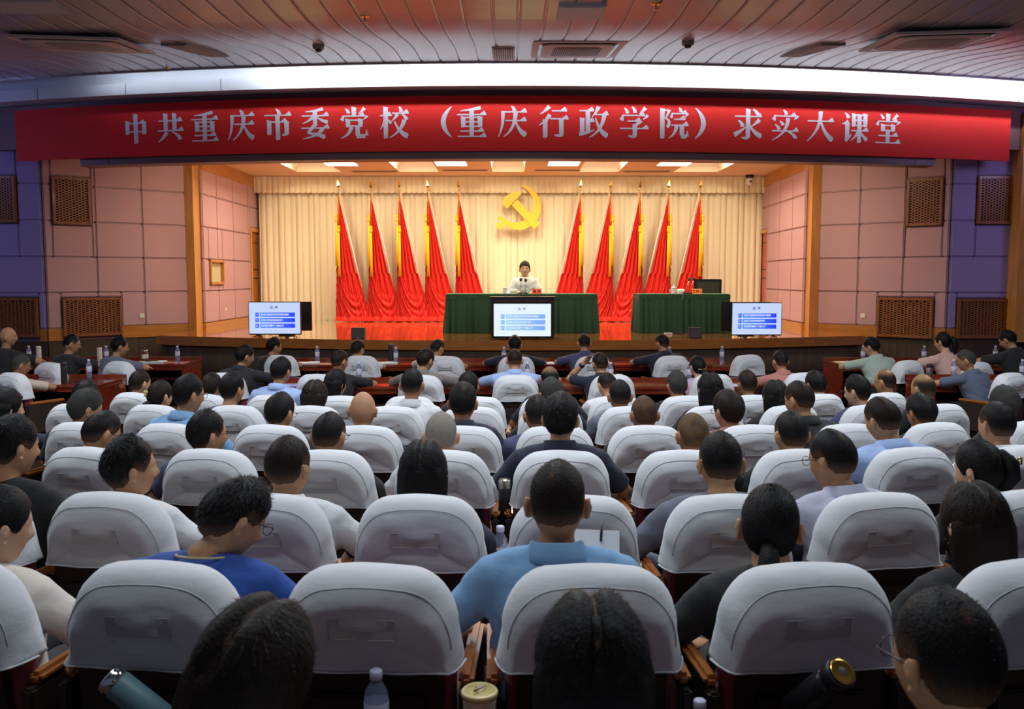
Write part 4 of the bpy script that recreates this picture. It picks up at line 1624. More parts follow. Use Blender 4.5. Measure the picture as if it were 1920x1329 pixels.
PYR = {0: 1329, 1: 1160, 2: 980, 3: 890, 4: 830, 5: 790, 6: 765, 7: 730, 8: 680}
EMPTYC = {(1, 695), (8, 1405)}
sd = 0
for row, lst in CH_PX.items():
    for i, (px, y) in enumerate(lst):
        x, Y = rowpos(row, px, extra=.085, py=PYR[row], y=y)
        Y -= .085
        sd += 1
        rz = chair_rot(x)
        if row == 0:
            lb = 'white covered chair just below the bottom edge, %s from left' % ordn[i]
        else:
            lb = 'white cloth covered chair, %s from left in the %s' % (ordn[i], ROWN[row])
        if (row, px) in EMPTYC:
            lb = 'empty ' + lb
        chair(x, Y, rz, floor_z(Y), lb, near=row in (1, 2), group='white covered auditorium chairs', seed=sd * 3 + row, film=(sd % 7 != 3))

# ================================================================ DESKS
def desk(x0, x1, y0, y1, label, rz=0.0):
    w, d, h = x1 - x0, y1 - y0, .76
    t = thing('conference_desk', label, 'desk', ((x0 + x1) / 2, (y0 + y1) / 2, 0), rz, 'dark red audience desks')
    MB().box(-w / 2, w / 2, -d / 2, d / 2 - .03, h - .035, h, .006).build('desk_top', M['desk'], t)
    MB().box(-w / 2, w / 2, d / 2 - .028, d / 2, h - .06, h + .035, .006).build('raised_lip', M['desk'], t)
    MB().box(-w / 2 + .01, w / 2 - .01, -d / 2 + .015, -d / 2 + .03, h - .085, h - .037).build('apron', M['desk'], t)
    for s_ in (-1, 1):
        xx = s_ * (w / 2 - .02)
        MB().box(xx - .018, xx + .018, -d / 2 + .035, d / 2 - .03, 0, h - .037, .004).build('side_panel', M['desk'], t)
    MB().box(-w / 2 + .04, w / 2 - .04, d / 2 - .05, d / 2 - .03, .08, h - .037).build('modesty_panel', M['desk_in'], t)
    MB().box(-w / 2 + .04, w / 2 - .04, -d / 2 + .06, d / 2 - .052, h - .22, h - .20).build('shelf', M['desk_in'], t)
    MB().box(-.015, .015, -d / 2 + .05, d / 2 - .052, h - .198, h - .04).build('divider', M['desk'], t)


xs_ = [wx(484, 12.1), wx(705, 12.1), wx(930, 12.1), wx(1152, 12.1), wx(1376, 12.1)]
for k in range(4):
    desk(xs_[k] + .004, xs_[k + 1] - .004, 12.0, 12.62, '%s from left of the dark red desks in the front row' % ordn[k])
xs_ = [wx(500, 9.7), wx(800, 9.7), wx(1100, 9.7), wx(1415, 9.7)]
for k in range(3):
    desk(xs_[k] + .004, xs_[k + 1] - .004, 9.58, 10.15, '%s from left of the dark red desks in the second desk row' % ordn[k])
q = PY(343, 681, 12.1)
desk(q.x - 2.7, q.x, 12.1, 12.85, 'dark red desk near the left wall, in front')
q = PY(195, 721, 9.9)
desk(q.x - 1.9, q.x, 9.75, 10.5, 'dark red desk at the far left, behind the front one')
q = PY(1573, 683, 12.1)
desk(q.x, q.x + 2.9, 12.0, 12.75, 'dark red desk near the right wall, in front')
q = PY(1740, 716, 9.9)
desk(q.x, q.x + 1.9, 9.75, 10.5, 'dark red desk at the far right, behind the front one')
DZ = .761


def bottle(x, y, z, label, s=1.0, rx=0, ry=0):
    t = thing('water_bottle', label, 'bottle', (x, y, z), 0, 'clear water bottles')
    t.rotation_euler = (rx, ry, 0)
    t.scale = (s, s, s)
    link('body', cmesh('bottle_body', lambda m: m.lathe([(.026, 0), (.031, .006), (.031, .06), (.029, .07), (.031, .08), (.031, .145), (.028, .165), (.014, .19), (.013, .2)], n=16), M['pet']), None, t)
    link('label', cmesh('bottle_label', lambda m: m.lathe([(.0315, .075), (.0322, .076), (.0322, .138), (.0315, .139)], n=16), M['pet_label']), None, t)
    link('cap', cmesh('bottle_cap', lambda m: m.lathe([(.0155, .196), (.0165, .198), (.0165, .216), (.014, .219)], n=16), M['cap']), None, t)
    return t


def flask(x, y, z, label, m, h=.22, r=.034, cap=None):
    t = thing('thermos_flask', label, 'flask', (x, y, z))
    MB().lathe([(r * .92, 0), (r, .006), (r, h * .78), (r * .95, h * .80)], n=18).build('body', m, t)
    MB().lathe([(r * .97, h * .80), (r, h * .81), (r, h * .97), (r * .85, h)], n=18).build('lid', cap or m, t)


def on_desk(px, py, z=DZ):
    return PZ(px, py, z)


for px, py, lb in ((595, 678, 'clear water bottle on the front desk, right of the first white chair'), (742.5, 680, 'clear water bottle beside the tall black flask on the front desk'),
                   (1353.5, 678, 'clear water bottle standing alone at the right of the front desk row'), (945, 680, 'clear water bottle left of the man in front of the central television'),
                   (1255, 680, 'clear water bottle ahead of the man in dark navy shirt'),
                   (333, 672, 'clear water bottle at the right end of the left wall desk'), (199.5, 672, 'clear water bottle left of the black haired person at the left desk'),
                   (54.5, 672, 'clear water bottle beside the cream flask at far left'), (167.5, 707, 'clear water bottle on the far left rear desk'),
                   (673, 706, 'clear water bottle in front of the man in black, second desk row'), (988.5, 708, 'clear water bottle right of the man in pale blue shirt'),
                   (1145, 708, 'clear water bottle right of the man with raised arm'), (1292.5, 707, 'clear water bottle left of the woman with the hair band'),
                   (1618, 672, 'clear water bottle beside the person in pale green shirt'), (1732.5, 672, 'clear water bottle left of the woman with ponytail'),
                   (1787.5, 706, 'clear water bottle in front of the man in slate polo shirt'), (1866, 672, 'clear water bottle left of the man in black at far right'),
                   (1916, 706, 'clear water bottle at the right edge of the picture')):
    q = on_desk(px, py)
    if py > 690:
        q.y = min(max(q.y, 9.66), 10.05 if 250 < px < 1500 else 10.4)
    else:
        q.y = min(max(q.y, 12.1), 12.5)
    q = PY(px, py, q.y)
    bottle(q.x, q.y, DZ, lb)
for px, py, lb, m, h in ((733, 679, 'tall black flask on the front desk', 'flask_black', .25), (120.5, 712, 'dark flask on the far left rear desk', 'flask_black', .23),
                         (73, 672, 'cream flask on the left wall desk', 'flask_cream', .22), (187, 672, 'grey green flask on the left wall desk', 'flask_cream', .2),
                         (1742, 708, 'steel flask with black lid on the right rear desk', 'steel', .21)):
    yy = 12.4 if py < 690 else 9.95
    q = PY(px, py, yy)
    flask(q.x, q.y, DZ, lb, M[m], h, cap=M['flask_black'] if m == 'steel' else None)
q = PY(272, 672, 12.4)
t = thing('tea_jar', 'glass jar of brown tea on the left wall desk', 'jar', (q.x, q.y, DZ))
MB().lathe([(.04, 0), (.044, .005), (.044, .12), (.036, .14)], n=18).build('jar_body', M['tea'], t)
MB().lathe([(.0445, .05), (.0452, .052), (.0452, .105), (.0445, .107)], n=18).build('label', M['flask_cream'], t)
MB().lathe([(.037, .14), (.04, .145), (.04, .165), (.03, .168)], n=18).build('lid', M['steel'], t)
for px, py, y_, w, lb, m in ((285, 676, 12.35, .36, 'open white notebook on the left wall desk', 'paper'), (578, 680, 12.2, .3, 'open white notebook left of the bottle on the front desk', 'paper'),
                             (724, 681, 12.2, .3, 'white sheets beside the tall black flask', 'paper'), (1594, 677, 12.3, .38, 'pale yellow notepad on the right wall desk', 'paper_y'),
                             (1030, 684, 12.15, .14, 'white sheet right of the man in front of the central television', 'paper')):
    q = PY(px, py, y_)
    t = thing('notebook', lb, 'notebook', (q.x, y_, DZ), .15)
    MB().box(-w / 2, 0, -.11, .11, 0, .012, .002).build('left_pages', M[m], t)
    MB().box(.001, w / 2, -.11, .11, 0, .015, .002).build('right_pages', M[m], t)
q = PY(287, 672, 12.4)
t = thing('phone', 'dark phone lying on the notebook at the left wall desk', 'phone', (q.x, 12.36, DZ + .016), .3)
MB().box(-.08, .08, -.04, .04, 0, .01, .003).build('body', M['flask_black'], t)
MB().box(-.075, .075, -.036, .036, .0101, .0115).build('screen', M['tv_black'], t)
for px, py, y_, lb in ((1119, 676, 12.3, 'clear cup with lid ahead of the chair under the right of the television'), (1161, 702, 9.8, 'small clear cup right of the man with raised arm')):
    q = PY(px, py, y_)
    t = thing('plastic_cup', lb, 'cup', (q.x, y_, DZ))
    MB().lathe([(.028, 0), (.038, .09), (.038, .095)], n=16).build('cup', M['pet'], t)
    MB().lathe([(.040, .095), (.041, .10), (.036, .11)], n=16).build('lid', M['porcelain'], t)
q = PY(318, 680, 12.2)
tag(MB().tube([(q.x - .06, 12.15, DZ + .006), (q.x + .07, 12.18, DZ + .006)], .006, n=8).build('pen', M['card_red']), 'red pen on the left wall desk', 'pen')

# ================================================================ PEOPLE
def remesh(mb, voxel, smooth=3, dec=None, name='m'):
    me = mb.mesh(name)
    o = bpy.data.objects.new('tmp', me)
    COL.objects.link(o)
    r = o.modifiers.new('r', 'REMESH')
    r.mode = 'VOXEL'
    r.voxel_size = voxel
    if smooth:
        s = o.modifiers.new('s', 'SMOOTH')
        s.factor = .5
        s.iterations = smooth
    if dec:
        d = o.modifiers.new('d', 'DECIMATE')
        d.ratio = dec
    out = bpy.data.meshes.new_from_object(o.evaluated_get(bpy.context.evaluated_depsgraph_get()))
    bpy.data.objects.remove(o)
    bpy.data.meshes.remove(me)
    out.name = name
    out.polygons.foreach_set('use_smooth', [True] * len(out.polygons))
    return out


HA, HB, HC_ = .076, .093, .118


def skull(D):
    D = np.asarray(D, float)
    x, y, z = D[:, 0] * HA, D[:, 1] * HB, D[:, 2] * HC_
    t = np.clip(-z / HC_, 0, 1)
    x = x * (1 - .25 * t ** 2.2)
    y = np.where(y < 0, y * (1 - .40 * t ** 1.3) * 1.04, y * (1 - .02 * t))
    up = np.clip(z / HC_, 0, 1)
    x = x * (1 + .05 * np.sin(PI * up))
    fr = np.clip(y / HB, 0, 1)

    def g(px, pz, sx, sz):
        return np.exp(-((x - px) / sx) ** 2 - ((z - pz) / sz) ** 2) * (fr > .2)
    y = y + .020 * g(0, -.028, .012, .018) + .008 * g(0, -.005, .010, .025)
    for s in (-1, 1):
        y = y - .010 * g(s * .031, .006, .016, .011) + .004 * g(s * .03, .024, .022, .007) + .004 * g(s * .042, -.025, .018, .018)
    y = y + .006 * g(0, -.061, .022, .006) - .004 * g(0, -.052, .02, .004) + .014 * g(0, -.095, .026, .018)
    return np.stack([x, y, z], 1)


def dirs(nl, na):
    th = np.linspace(0.02, PI - .02, nl)
    ph = np.linspace(0, 2 * PI, na, endpoint=False)
    return np.array([[(math.sin(t) * math.sin(p), math.sin(t) * math.cos(p), math.cos(t)) for p in ph] for t in th])


def add_head(mb, Mx, nl=40, na=48):
    D = dirs(nl, na)
    P = skull(D.reshape(-1, 3)).reshape(nl, na, 3)
    mb.loft([[Mx @ Vector(p) for p in ring] for ring in P])
    for s in (-1, 1):
        c = Vector((s * .078, -.012, -.008))
        pts = []
        for k in range(9):
            a = math.radians(-110 + 270 * k / 8)
            pts.append(Mx @ (c + Vector((s * .013, -.004 - .013 * math.cos(a) * 1.0 - .002, .026 * math.sin(a) * 1.05))))
        mb.tube(pts, .0058, n=8, round_=True)
        mb.tube([Mx @ (c + Vector((-s * .008, .004, 0))), Mx @ (c + Vector((s * .008, -.004, .002)))], [.022, .018], n=10, flat=(.6, 1), round_=True)
        mb.tube([Mx @ (c + Vector((s * .002, .004, -.022))), Mx @ (c + Vector((s * .006, .003, -.030)))], .007, n=8, round_=True)


def add_hand(mb, w, d, n, side, curl=.4, sc=1.0):
    """w wrist, d forward, n back-of-hand normal, side=+1 thumb toward d x n ... """
    d = Vector(d).normalized()
    n = (Vector(n) - d * Vector(n).dot(d)).normalized()
    s = d.cross(n) * side
    w = Vector(w)
    L = .088 * sc
    rings = []
    for t, hw, hh in ((-.01, .026, .020), (.25, .034, .017), (.6, .041, .015), (1.0, .040, .012), (1.08, .034, .009)):
        c = w + d * L * t
        rings.append([c + s * (math.cos(a) * hw * sc) + n * (math.sin(a) * hh * sc) for a in np.linspace(0, 2 * PI, 14, endpoint=False)])
    mb.loft(rings)
    for k, (off, ln) in enumerate(((.031, .070), (.011, .078), (-.010, .072), (-.029, .056))):
        b = w + d * L * (1.0 if k in (1, 2) else .95) + s * off * sc
        c = curl * (1 + .12 * k)
        d1 = (d * math.cos(c * .5) - n * math.sin(c * .5) + s * off * 1.5)
        d2 = (d * math.cos(c * 1.5) - n * math.sin(c * 1.5))
        d3 = (d * math.cos(c * 2.3) - n * math.sin(c * 2.3))
        p1 = b + d1 * ln * .45 * sc
        p2 = p1 + d2 * ln * .32 * sc
        p3 = p2 + d3 * ln * .23 * sc
        mb.tube([b - d * .012, b, p1, p2, p3], [.0085 * sc] * 3 + [.0078 * sc, .007 * sc], n=8, round_=True)
    b = w + d * L * .28 + s * .030 * sc - n * .004
    td = (d * .65 + s * .75 - n * .3).normalized()
    td2 = (d * .9 + s * .3 - n * .35).normalized()
    mb.tube([b - td * .015, b, b + td * .034 * sc, b + td * .034 * sc + td2 * .03 * sc], [.013 * sc, .012 * sc, .0095 * sc, .0085 * sc], n=8, round_=True)


P0 = Vector((0, .28, .50))


class Pose:
    def __init__(s, lean=0.0, arms=None, headfwd=0.0, hp=None):
        s.lean = lean
        s.arms = arms
        s.nb = s.T((0, .265, .955))
        s.hp = lean * .45 if hp is None else hp
        ax = Vector((0, math.sin(s.hp * .8 + .12), math.cos(s.hp * .8 + .12)))
        s.hc = s.nb + ax * .165 + Vector((0, .012, 0))
        s.M = Matrix.Translation(s.hc) @ Matrix.Rotation(-s.hp, 4, 'X')
        s.sh = [s.T((-.168, .265, .905)), s.T((.168, .265, .905))]

    def T(s, p):
        p = Vector(p)
        y, z = p.y - P0.y, p.z - P0.z
        c, n = math.cos(s.lean), math.sin(s.lean)
        return Vector((p.x, P0.y + y * c + z * n, P0.z - y * n + z * c))


def elbow_of(sh, wr, l1, l2, out):
    d = wr - sh
    L = min(d.length, (l1 + l2) * .995)
    a = (l1 * l1 - l2 * l2 + L * L) / (2 * L)
    h = math.sqrt(max(0, l1 * l1 - a * a))
    u = d.normalized()
    o = (out - u * out.dot(u)).normalized()
    return sh + u * a + o * h


TOR = [(.44, .165, .115, 0), (.52, .172, .125, 0), (.62, .155, .112, -.004), (.72, .158, .110, -.008), (.80, .172, .114, -.008), (.87, .180, .108, -.006), (.915, .168, .088, -.002), (.945, .120, .070, .0), (.965, .075, .060, .0)]


def torso(mb, ps, grow=0.0, zmin=.44, zmax=2, n=28):
    rings = []
    for z, a, b, dy in TOR:
        if z < zmin or z > zmax:
            continue
        rings.append([ps.T((math.cos(t) * (a + grow) * (1 - .0), .28 + dy + math.sin(t) * (b + grow), z + (grow * .6 if z > .9 else 0))) for t in np.linspace(0, 2 * PI, n, endpoint=False)])
    mb.loft(rings)


def arms_geo(ps):
    out = []
    for i, (wr, outv, hd, hn) in enumerate(ps.arms):
        s = -1 if i == 0 else 1
        sh = ps.sh[i]
        wr = Vector(wr)
        el = elbow_of(sh, wr, .27, .245, Vector(outv))
        d = (wr - sh)
        if d.length > .51:
            wr = sh + d.normalized() * .51
        out.append((sh, el, wr, Vector(hd), Vector(hn), s))
    return out


def body_mb(ps):
    mb = MB()
    torso(mb, ps)
    mb.tube([ps.nb - Vector((0, 0, .05)), ps.nb, ps.nb + (ps.hc - ps.nb) * .45, ps.hc + Vector((0, -.012, -.04))], [.064, .055, .050, .050], n=18, round_=True)
    mb.tube([ps.T((-.13, .275, .925)), ps.T((0, .27, .955)), ps.T((.13, .275, .925))], [.042, .055, .042], n=14, round_=True)
    add_head(mb, ps.M)
    for sh, el, wr, hd, hn, s in arms_geo(ps):
        mb.tube([sh + Vector((-s * .03, 0, .0)), sh, sh + (el - sh) * .5, el, el + (wr - el) * .35, wr], [.05, .054, .046, .040, .040, .026], n=14, round_=True)
        add_hand(mb, wr, hd, hn, s if True else -s)
    return mb


def shirt_mb(ps, long):
    mb = MB()
    torso(mb, ps, .022, zmin=.45, zmax=.95)
    mb.tube([ps.T((-.135, .275, .918)), ps.T((0, .268, .938)), ps.T((.135, .275, .918))], [.064, .072, .064], n=14, round_=True)
    mb.tube([ps.nb - Vector((0, 0, .05)), ps.nb + Vector((0, -.002, .024))], [.086, .074], n=18)
    for sh, el, wr, hd, hn, s in arms_geo(ps):
        if long:
            mb.tube([sh + Vector((-s * .05, 0, 0)), sh, sh + (el - sh) * .5, el, el + (wr - el) * .5, el + (wr - el) * .93], [.062, .066, .060, .052, .046, .038], n=14, round_=False)
        else:
            mb.tube([sh + Vector((-s * .05, 0, 0)), sh, sh + (el - sh) * .4, sh + (el - sh) * .80], [.062, .067, .062, .063], n=14, round_=False)
    return mb


def trousers_mesh():
    mb = MB()
    mb.loft([[(math.cos(t) * a, .28 + math.sin(t) * b, z) for t in np.linspace(0, 2 * PI, 24, endpoint=False)] for z, a, b in ((.445, .15, .11), (.47, .18, .135), (.52, .185, .14), (.57, .178, .132))])
    for s in (-1, 1):
        mb.tube([(s * .085, .28, .515), (s * .105, .50, .53), (s * .115, .68, .525), (s * .115, .70, .35), (s * .115, .69, .10)], [.085, .08, .062, .058, .055], n=14, round_=True)
    return remesh(mb, .02, 2, None, 'trousers')


def shoe_mesh():
    mb = MB()
    mb.loft([[(math.cos(t) * a, y + 0, z0 + max(0, math.sin(t)) * h) if math.sin(t) > 0 else (math.cos(t) * a, y, z0) for t in np.linspace(0, 2 * PI, 16, endpoint=False)]
             for y, a, h, z0 in ((.62, .025, .06, .001), (.64, .035, .085, .0), (.70, .040, .09, .0), (.78, .045, .06, .0), (.86, .042, .045, .0), (.90, .02, .03, .002))])
    return mb.mesh('shoe')


LAP = [((-.17, .52, .60), (-1, -.2, -.5), (.55, .8, -.1), (0, .1, 1)), ((.17, .52, .60), (1, -.2, -.5), (-.55, .8, -.1), (0, .1, 1))]
POSES = {
    'sit': Pose(.02, LAP),
    'lean': Pose(.22, [((-.15, .62, .60), (-1, -.3, -.4), (.5, .8, -.2), (0, .1, 1)), ((.15, .62, .60), (1, -.3, -.4), (-.5, .8, -.2), (0, .1, 1))]),
    'desk': Pose(.42, [((-.14, .80, .80), (-1, .2, -.15), (.6, .8, -.1), (0, 0, 1)), ((.14, .80, .80), (1, .2, -.15), (-.6, .8, -.1), (0, 0, 1))], hp=.12),
    'raise': Pose(.32, [((-.175, .56, 1.09), (-.8, .5, -.6), (.5, -.1, .6), (-.5, .8, .2)), ((.14, .74, .80), (1, .2, -.15), (-.6, .8, -.1), (0, 0, 1))], hp=.1),
    'table': Pose(.30, [((-.15, .66, .72), (-.6, -.3, -1), (.4, .8, -.1), (0, 0, 1)), ((.15, .66, .72), (.6, -.3, -1), (-.4, .8, -.1), (0, 0, 1))], hp=-.05),
}
_proto = {}


def mesh_np(me):
    v = np.empty(len(me.vertices) * 3, np.float32)
    me.vertices.foreach_get('co', v)
    return v.reshape(-1, 3)


def body_proto(pose, near):
    k = ('body', pose, near)
    if k not in _proto:
        _proto[k] = remesh(body_mb(POSES[pose]), .0055 if near else .008, 3 if near else 2, .6 if near else .30, 'body')
    return _proto[k]


def shirt_proto(pose, long, m):
    k = ('shirt', pose, long)
    if k not in _proto:
        me = remesh(shirt_mb(POSES[pose], long), .012, 3, None, 'shirt')
        v = mesh_np(me)
        out = v.copy()
        for i, p in enumerate(v):
            n = mnoise.noise(Vector((p[0] * 8, p[1] * 8, p[2] * 16 + p[0] * 9)))
            n2 = mnoise.noise(Vector((p[0] * 16 + 3, p[1] * 16, p[2] * 22)))
            d = (.011 * n + .005 * n2) * min(1, max(0, (.96 - p[2]) / .1))
            c = np.array([0, .28, p[2]])
            q = p - c
            l = np.linalg.norm(q[:2]) + 1e-6
            out[i] = p + np.array([q[0] / l * d, q[1] / l * d, 0])
        me.vertices.foreach_set('co', out.astype(np.float32).ravel())
        me.update()
        _proto[k] = me
    kk = k + (m,)
    if kk not in _proto:
        me = _proto[k].copy()
        me.materials.clear()
        me.materials.append(M['cloth_' + m])
        _proto[kk] = me
    return _proto[kk]


def collar_mesh(pose, m):
    k = ('collar', pose, m)
    if k not in _proto:
        ps = POSES[pose]
        ax = (ps.hc - ps.nb).normalized()
        c0 = ps.nb + Vector((0, -.003, .012))
        sx = Vector((1, 0, 0))
        sy = ax.cross(sx)
        mb = MB()
        rings = []
        for r, h in ((.080, -.020), (.073, .006), (.066, .038), (.0685, .043), (.074, .038), (.082, .010), (.090, -.014), (.084, -.020)):
            ring = []
            for t in np.linspace(0, 2 * PI, 40, endpoint=False):
                fr = max(0, math.sin(t))           # front: lower, open
                ring.append(c0 + sx * (r * math.cos(t)) + (-sy if sy.y < 0 else sy) * (r * 1.04 * math.sin(t)) + ax * (h - .030 * fr ** 2))
            rings.append(ring)
        mb.loft(rings, cap=False)
        o = mb.build('collar', M['cloth_' + m])
        _proto[k] = o.data
        bpy.data.objects.remove(o)
    return _proto[k]


TROU = trousers_mesh()
TROU.materials.append(M['cloth_trouser'])
SHOE = shoe_mesh()
SHOE.materials.append(M['cloth_shoe'])


def sstep(x):
    x = np.clip(x, 0, 1)
    return x * x * (3 - 2 * x)


def fbm(p, s):
    return mnoise.noise(Vector(p) * s)


def hair_mesh(style, col, seed, near):
    k = ('hair', style, col, seed, near)
    if k in _proto:
        return _proto[k]
    rnd = random.Random(seed * 13 + hash_s(style))
    nl, na = (52, 72) if near else (34, 48)
    D = dirs(nl, na).reshape(-1, 3)
    P = skull(D)
    az = np.abs(np.arctan2(D[:, 0], D[:, 1]))
    woman = style in ('long', 'bob', 'bun', 'tail', 'clip', 'longpart')
    fr_h = {'bald': .2, 'ring': .075}.get(style, .066)
    xs1 = [0, .7, 1.05, 1.32, 1.5, 1.68, 1.9, 2.2, PI]
    if style in ('crop', 'thin', 'white'):
        ys1 = [fr_h, .060, .030, .006, .010, .012, -.030, -.052, -.056]
    elif style == 'ring':
        ys1 = [.135, .13, .085, .02, .010, .012, -.030, -.052, -.056]
    else:
        ys1 = [.050 if style == 'full' else fr_h, .048 if style == 'full' else .058, .022, -.004, .006, .008, -.034, -.060, -.070]
    if woman:
        ys1 = [fr_h, .055, .01, -.04, -.05, -.055, -.06, -.08, -.09] if style in ('long', 'bob') else [fr_h, .055, .02, -.012, -.004, .0, -.045, -.07, -.085]
    hl = np.interp(az, xs1, ys1)
    z = P[:, 2]
    jit = np.array([.005 * fbm(p, 60) for p in P])
    m = sstep((z - hl + jit) / .014 + .5)
    up = np.clip((z - hl) / .10, 0, 1)
    thk = {'crop': (.0025, .011), 'thin': (.002, .005), 'white': (.0025, .008), 'short': (.005, .019), 'spiky': (.005, .020), 'full': (.009, .024),
           'ring': (.002, .006), 'long': (.012, .020), 'bob': (.012, .022), 'bun': (.006, .012), 'tail': (.006, .012), 'clip': (.006, .016)}[style]
    th = thk[0] + (thk[1] - thk[0]) * sstep(up)
    nz = np.array([fbm(p + seed, 22) + .5 * fbm(p - seed, 55) for p in P])
    th = th * (1 + .16 * nz)
    fade = np.zeros(len(P))
    back = sstep((az - .9) / .5)
    if style in ('crop', 'thin', 'spiky', 'white', 'ring'):
        fade = (1 - sstep((z - hl) / (.058 if style != 'spiky' else .045))) * .60 * back
    elif style == 'short':
        fade = (1 - sstep((z - hl) / .035)) * .6 * back
    if style == 'thin':
        fade = np.maximum(fade, .30 + .25 * nz)
        fade = np.maximum(fade, .55 * np.exp(-((P[:, 0]) / .03) ** 2 - ((P[:, 1] + .03) / .03) ** 2) * (z > .05))
    if style == 'ring':
        crown = sstep((z - .045 + .12 * P[:, 1] * 0) / .045)
        crown = np.maximum(crown, sstep((P[:, 1] - .0) / .04) * (z > .03))
        fade = np.maximum(fade, crown)
        th = th * (1 - crown) + .0006 * crown
    if style in ('crop', 'short') and col != 'grey':
        fade = np.maximum(fade, .35 * np.exp(-((P[:, 0] - .012 * (1 if seed % 2 else -1)) / .007) ** 2 - ((P[:, 1] + .062) / .009) ** 2) * (z > .05))
    if style in ('long', 'bob'):
        gr = np.exp(-(P[:, 0] / .010) ** 2) * (z > .02) * (1 if style == 'long' else .6)
        th = th * (1 - .75 * gr) + .005 * np.exp(-((np.abs(P[:, 0]) - .028) / .018) ** 2) * (z > .03)
        fade = np.maximum(fade, .55 * np.exp(-(P[:, 0] / .0022) ** 2) * (z > .065))
    N = D / np.linalg.norm(D, axis=1)[:, None]
    Q = P + N * ((-.009) * (1 - m) + th * m)[:, None]
    fade = np.maximum(fade, 1 - m) if not woman else fade
    n0 = nl * na
    verts = [tuple(q) for q in Q] + [tuple(Q[:na].mean(0)), tuple(Q[-na:].mean(0))]
    faces = []
    mm = m.reshape(nl, na)
    for i in range(nl - 1):
        for j in range(na):
            if max(mm[i, j], mm[i + 1, j], mm[i, (j + 1) % na], mm[i + 1, (j + 1) % na]) < .02:
                continue
            a, b = i * na + j, i * na + (j + 1) % na
            faces.append((a, a + na, b + na, b))
    for j in range(na):
        faces.append((n0, j, (j + 1) % na))
    fd = list(fade) + [0, 0]
    fd[n0] = fd[0]
    sm = [True] * len(faces)

    def addgeo(mb):
        o = len(verts)
        verts.extend(mb.v)
        faces.extend([[i + o for i in f] for f in mb.f])
        fd.extend([0.0] * len(mb.v))
        sm.extend([True] * len(mb.f))
    if style in ('long', 'bob'):
        L = -.36 if style == 'long' else -.13
        mb = MB()
        rings = []
        for q in range(24):
            t = q / 23
            zz = .112 + (L - .112) * t
            el = math.sqrt(max(.02, 1 - (max(0, zz) / .132) ** 2))
            wd = (.094 + .010 * math.sin(PI * min(1, t * 1.4)) - (.018 * t if style == 'long' else .012 * t ** 3)) * el
            bd = (.110 - .012 * t if style == 'long' else .110 - .02 * t ** 2) * el
            yc = -.008 - .04 * t
            kk_ = 1 - .16 * min(1, max(0, (zz - .02) / .05))
            wd, bd = wd * kk_, bd * kk_
            ring = []
            for a in np.linspace(0, 2 * PI, 64, endpoint=False):
                gx = math.cos(a)
                gy = math.sin(a)
                w = 1 + .016 * math.sin(9 * a + 3 * t + seed) + .010 * math.sin(23 * a + seed) + .008 * math.sin(37 * a + 2 * t)
                y = yc + (gy * (bd + yc * .4) if gy < 0 else gy * .048 * el)
                zj = zz - (.02 * math.sin(5 * a + seed) + .008 * math.sin(19 * a)) * (t ** 6)
                ring.append((gx * wd * w, y * (w if gy < 0 else 1), zj))
            rings.append(ring)
        mb.loft(rings)
        addgeo(mb)
    if style == 'tail':
        mb = MB()
        pts = [(0, -.085, .045), (0, -.125, .035), (0, -.145, .0), (.004, -.145, -.06), (.008, -.135, -.12), (.010, -.13, -.165)]
        mb.tube(pts, [.02, .026, .034, .034, .026, .010], n=20, round_=True)
        addgeo(mb)
    if style == 'bun':
        mb = MB()
        mb.tube([(0, -.085, -.045), (0, -.115, -.06), (0, -.125, -.11), (0, -.115, -.17), (0, -.115, -.24)], [.022, .027, .034, .040, .022], n=20, round_=True)
        addgeo(mb)
    if style == 'clip':
        mb = MB()
        mb.tube([(.02, -.085, -.055), (.03, -.115, -.02), (.03, -.12, .03), (.025, -.095, .07)], [.028, .034, .032, .018], n=20, round_=True)
        mb.tube([(.045, -.10, -.03), (.05, -.125, .02), (.055, -.115, .055)], [.010, .014, .006], n=10, round_=True)
        addgeo(mb)
    # strands
    ns = {'crop': 1300, 'thin': 700, 'white': 1500, 'short': 1500, 'spiky': 1900, 'full': 1500, 'ring': 400}.get(style, 900)
    if not near:
        ns = int(ns * .35)
    idx = [i for i in range(n0) if m[i] > .9 and fade[i] < .75]
    if idx:
        for _ in range(ns):
            i = rnd.choice(idx)
            p, n = Vector(Q[i]), Vector(N[i])
            wh = Vector((.01, -.045, .12))
            fl = (p - wh)
            fl = fl - n * fl.dot(n)
            if p.y > .03 and p.z > .06:
                fl = Vector((.3 * (p.x / .05), 1, .1))
                fl = fl - n * fl.dot(n)
            if style in ('bun', 'tail', 'clip'):
                tg = Vector((0, -.1, -.02 if style != 'tail' else .04))
                fl = tg - p
                fl = fl - n * fl.dot(n)
            if fl.length < 1e-4:
                fl = Vector((0, 1, 0))
            fl.normalize()
            jt = .12 if woman else .35
            fl = (fl + Vector((rnd.uniform(-jt, jt), rnd.uniform(-jt, jt), rnd.uniform(-jt, jt)))).normalized()
            lift = {'spiky': .65, 'crop': .55, 'white': .6, 'thin': .5, 'short': .30, 'full': .22}.get(style, .0) * rnd.uniform(.3, 1.2)
            ln = {'spiky': .020, 'crop': .008, 'white': .006, 'thin': .006, 'short': .016, 'full': .022}.get(style, .03) * rnd.uniform(.6, 1.3)
            ln *= .4 + .6 * float(up[i])
            d = (fl + n * lift).normalized()
            w = .0011 if near else .0018
            sd_ = d.cross(n).normalized() * w
            b = p - n * .002 + Vector((rnd.uniform(-.002, .002), rnd.uniform(-.002, .002), rnd.uniform(-.002, .002)))
            mid = b + d * ln * .55 + n * .001
            tip = b + d * ln - n * .001 * 0
            o = len(verts)
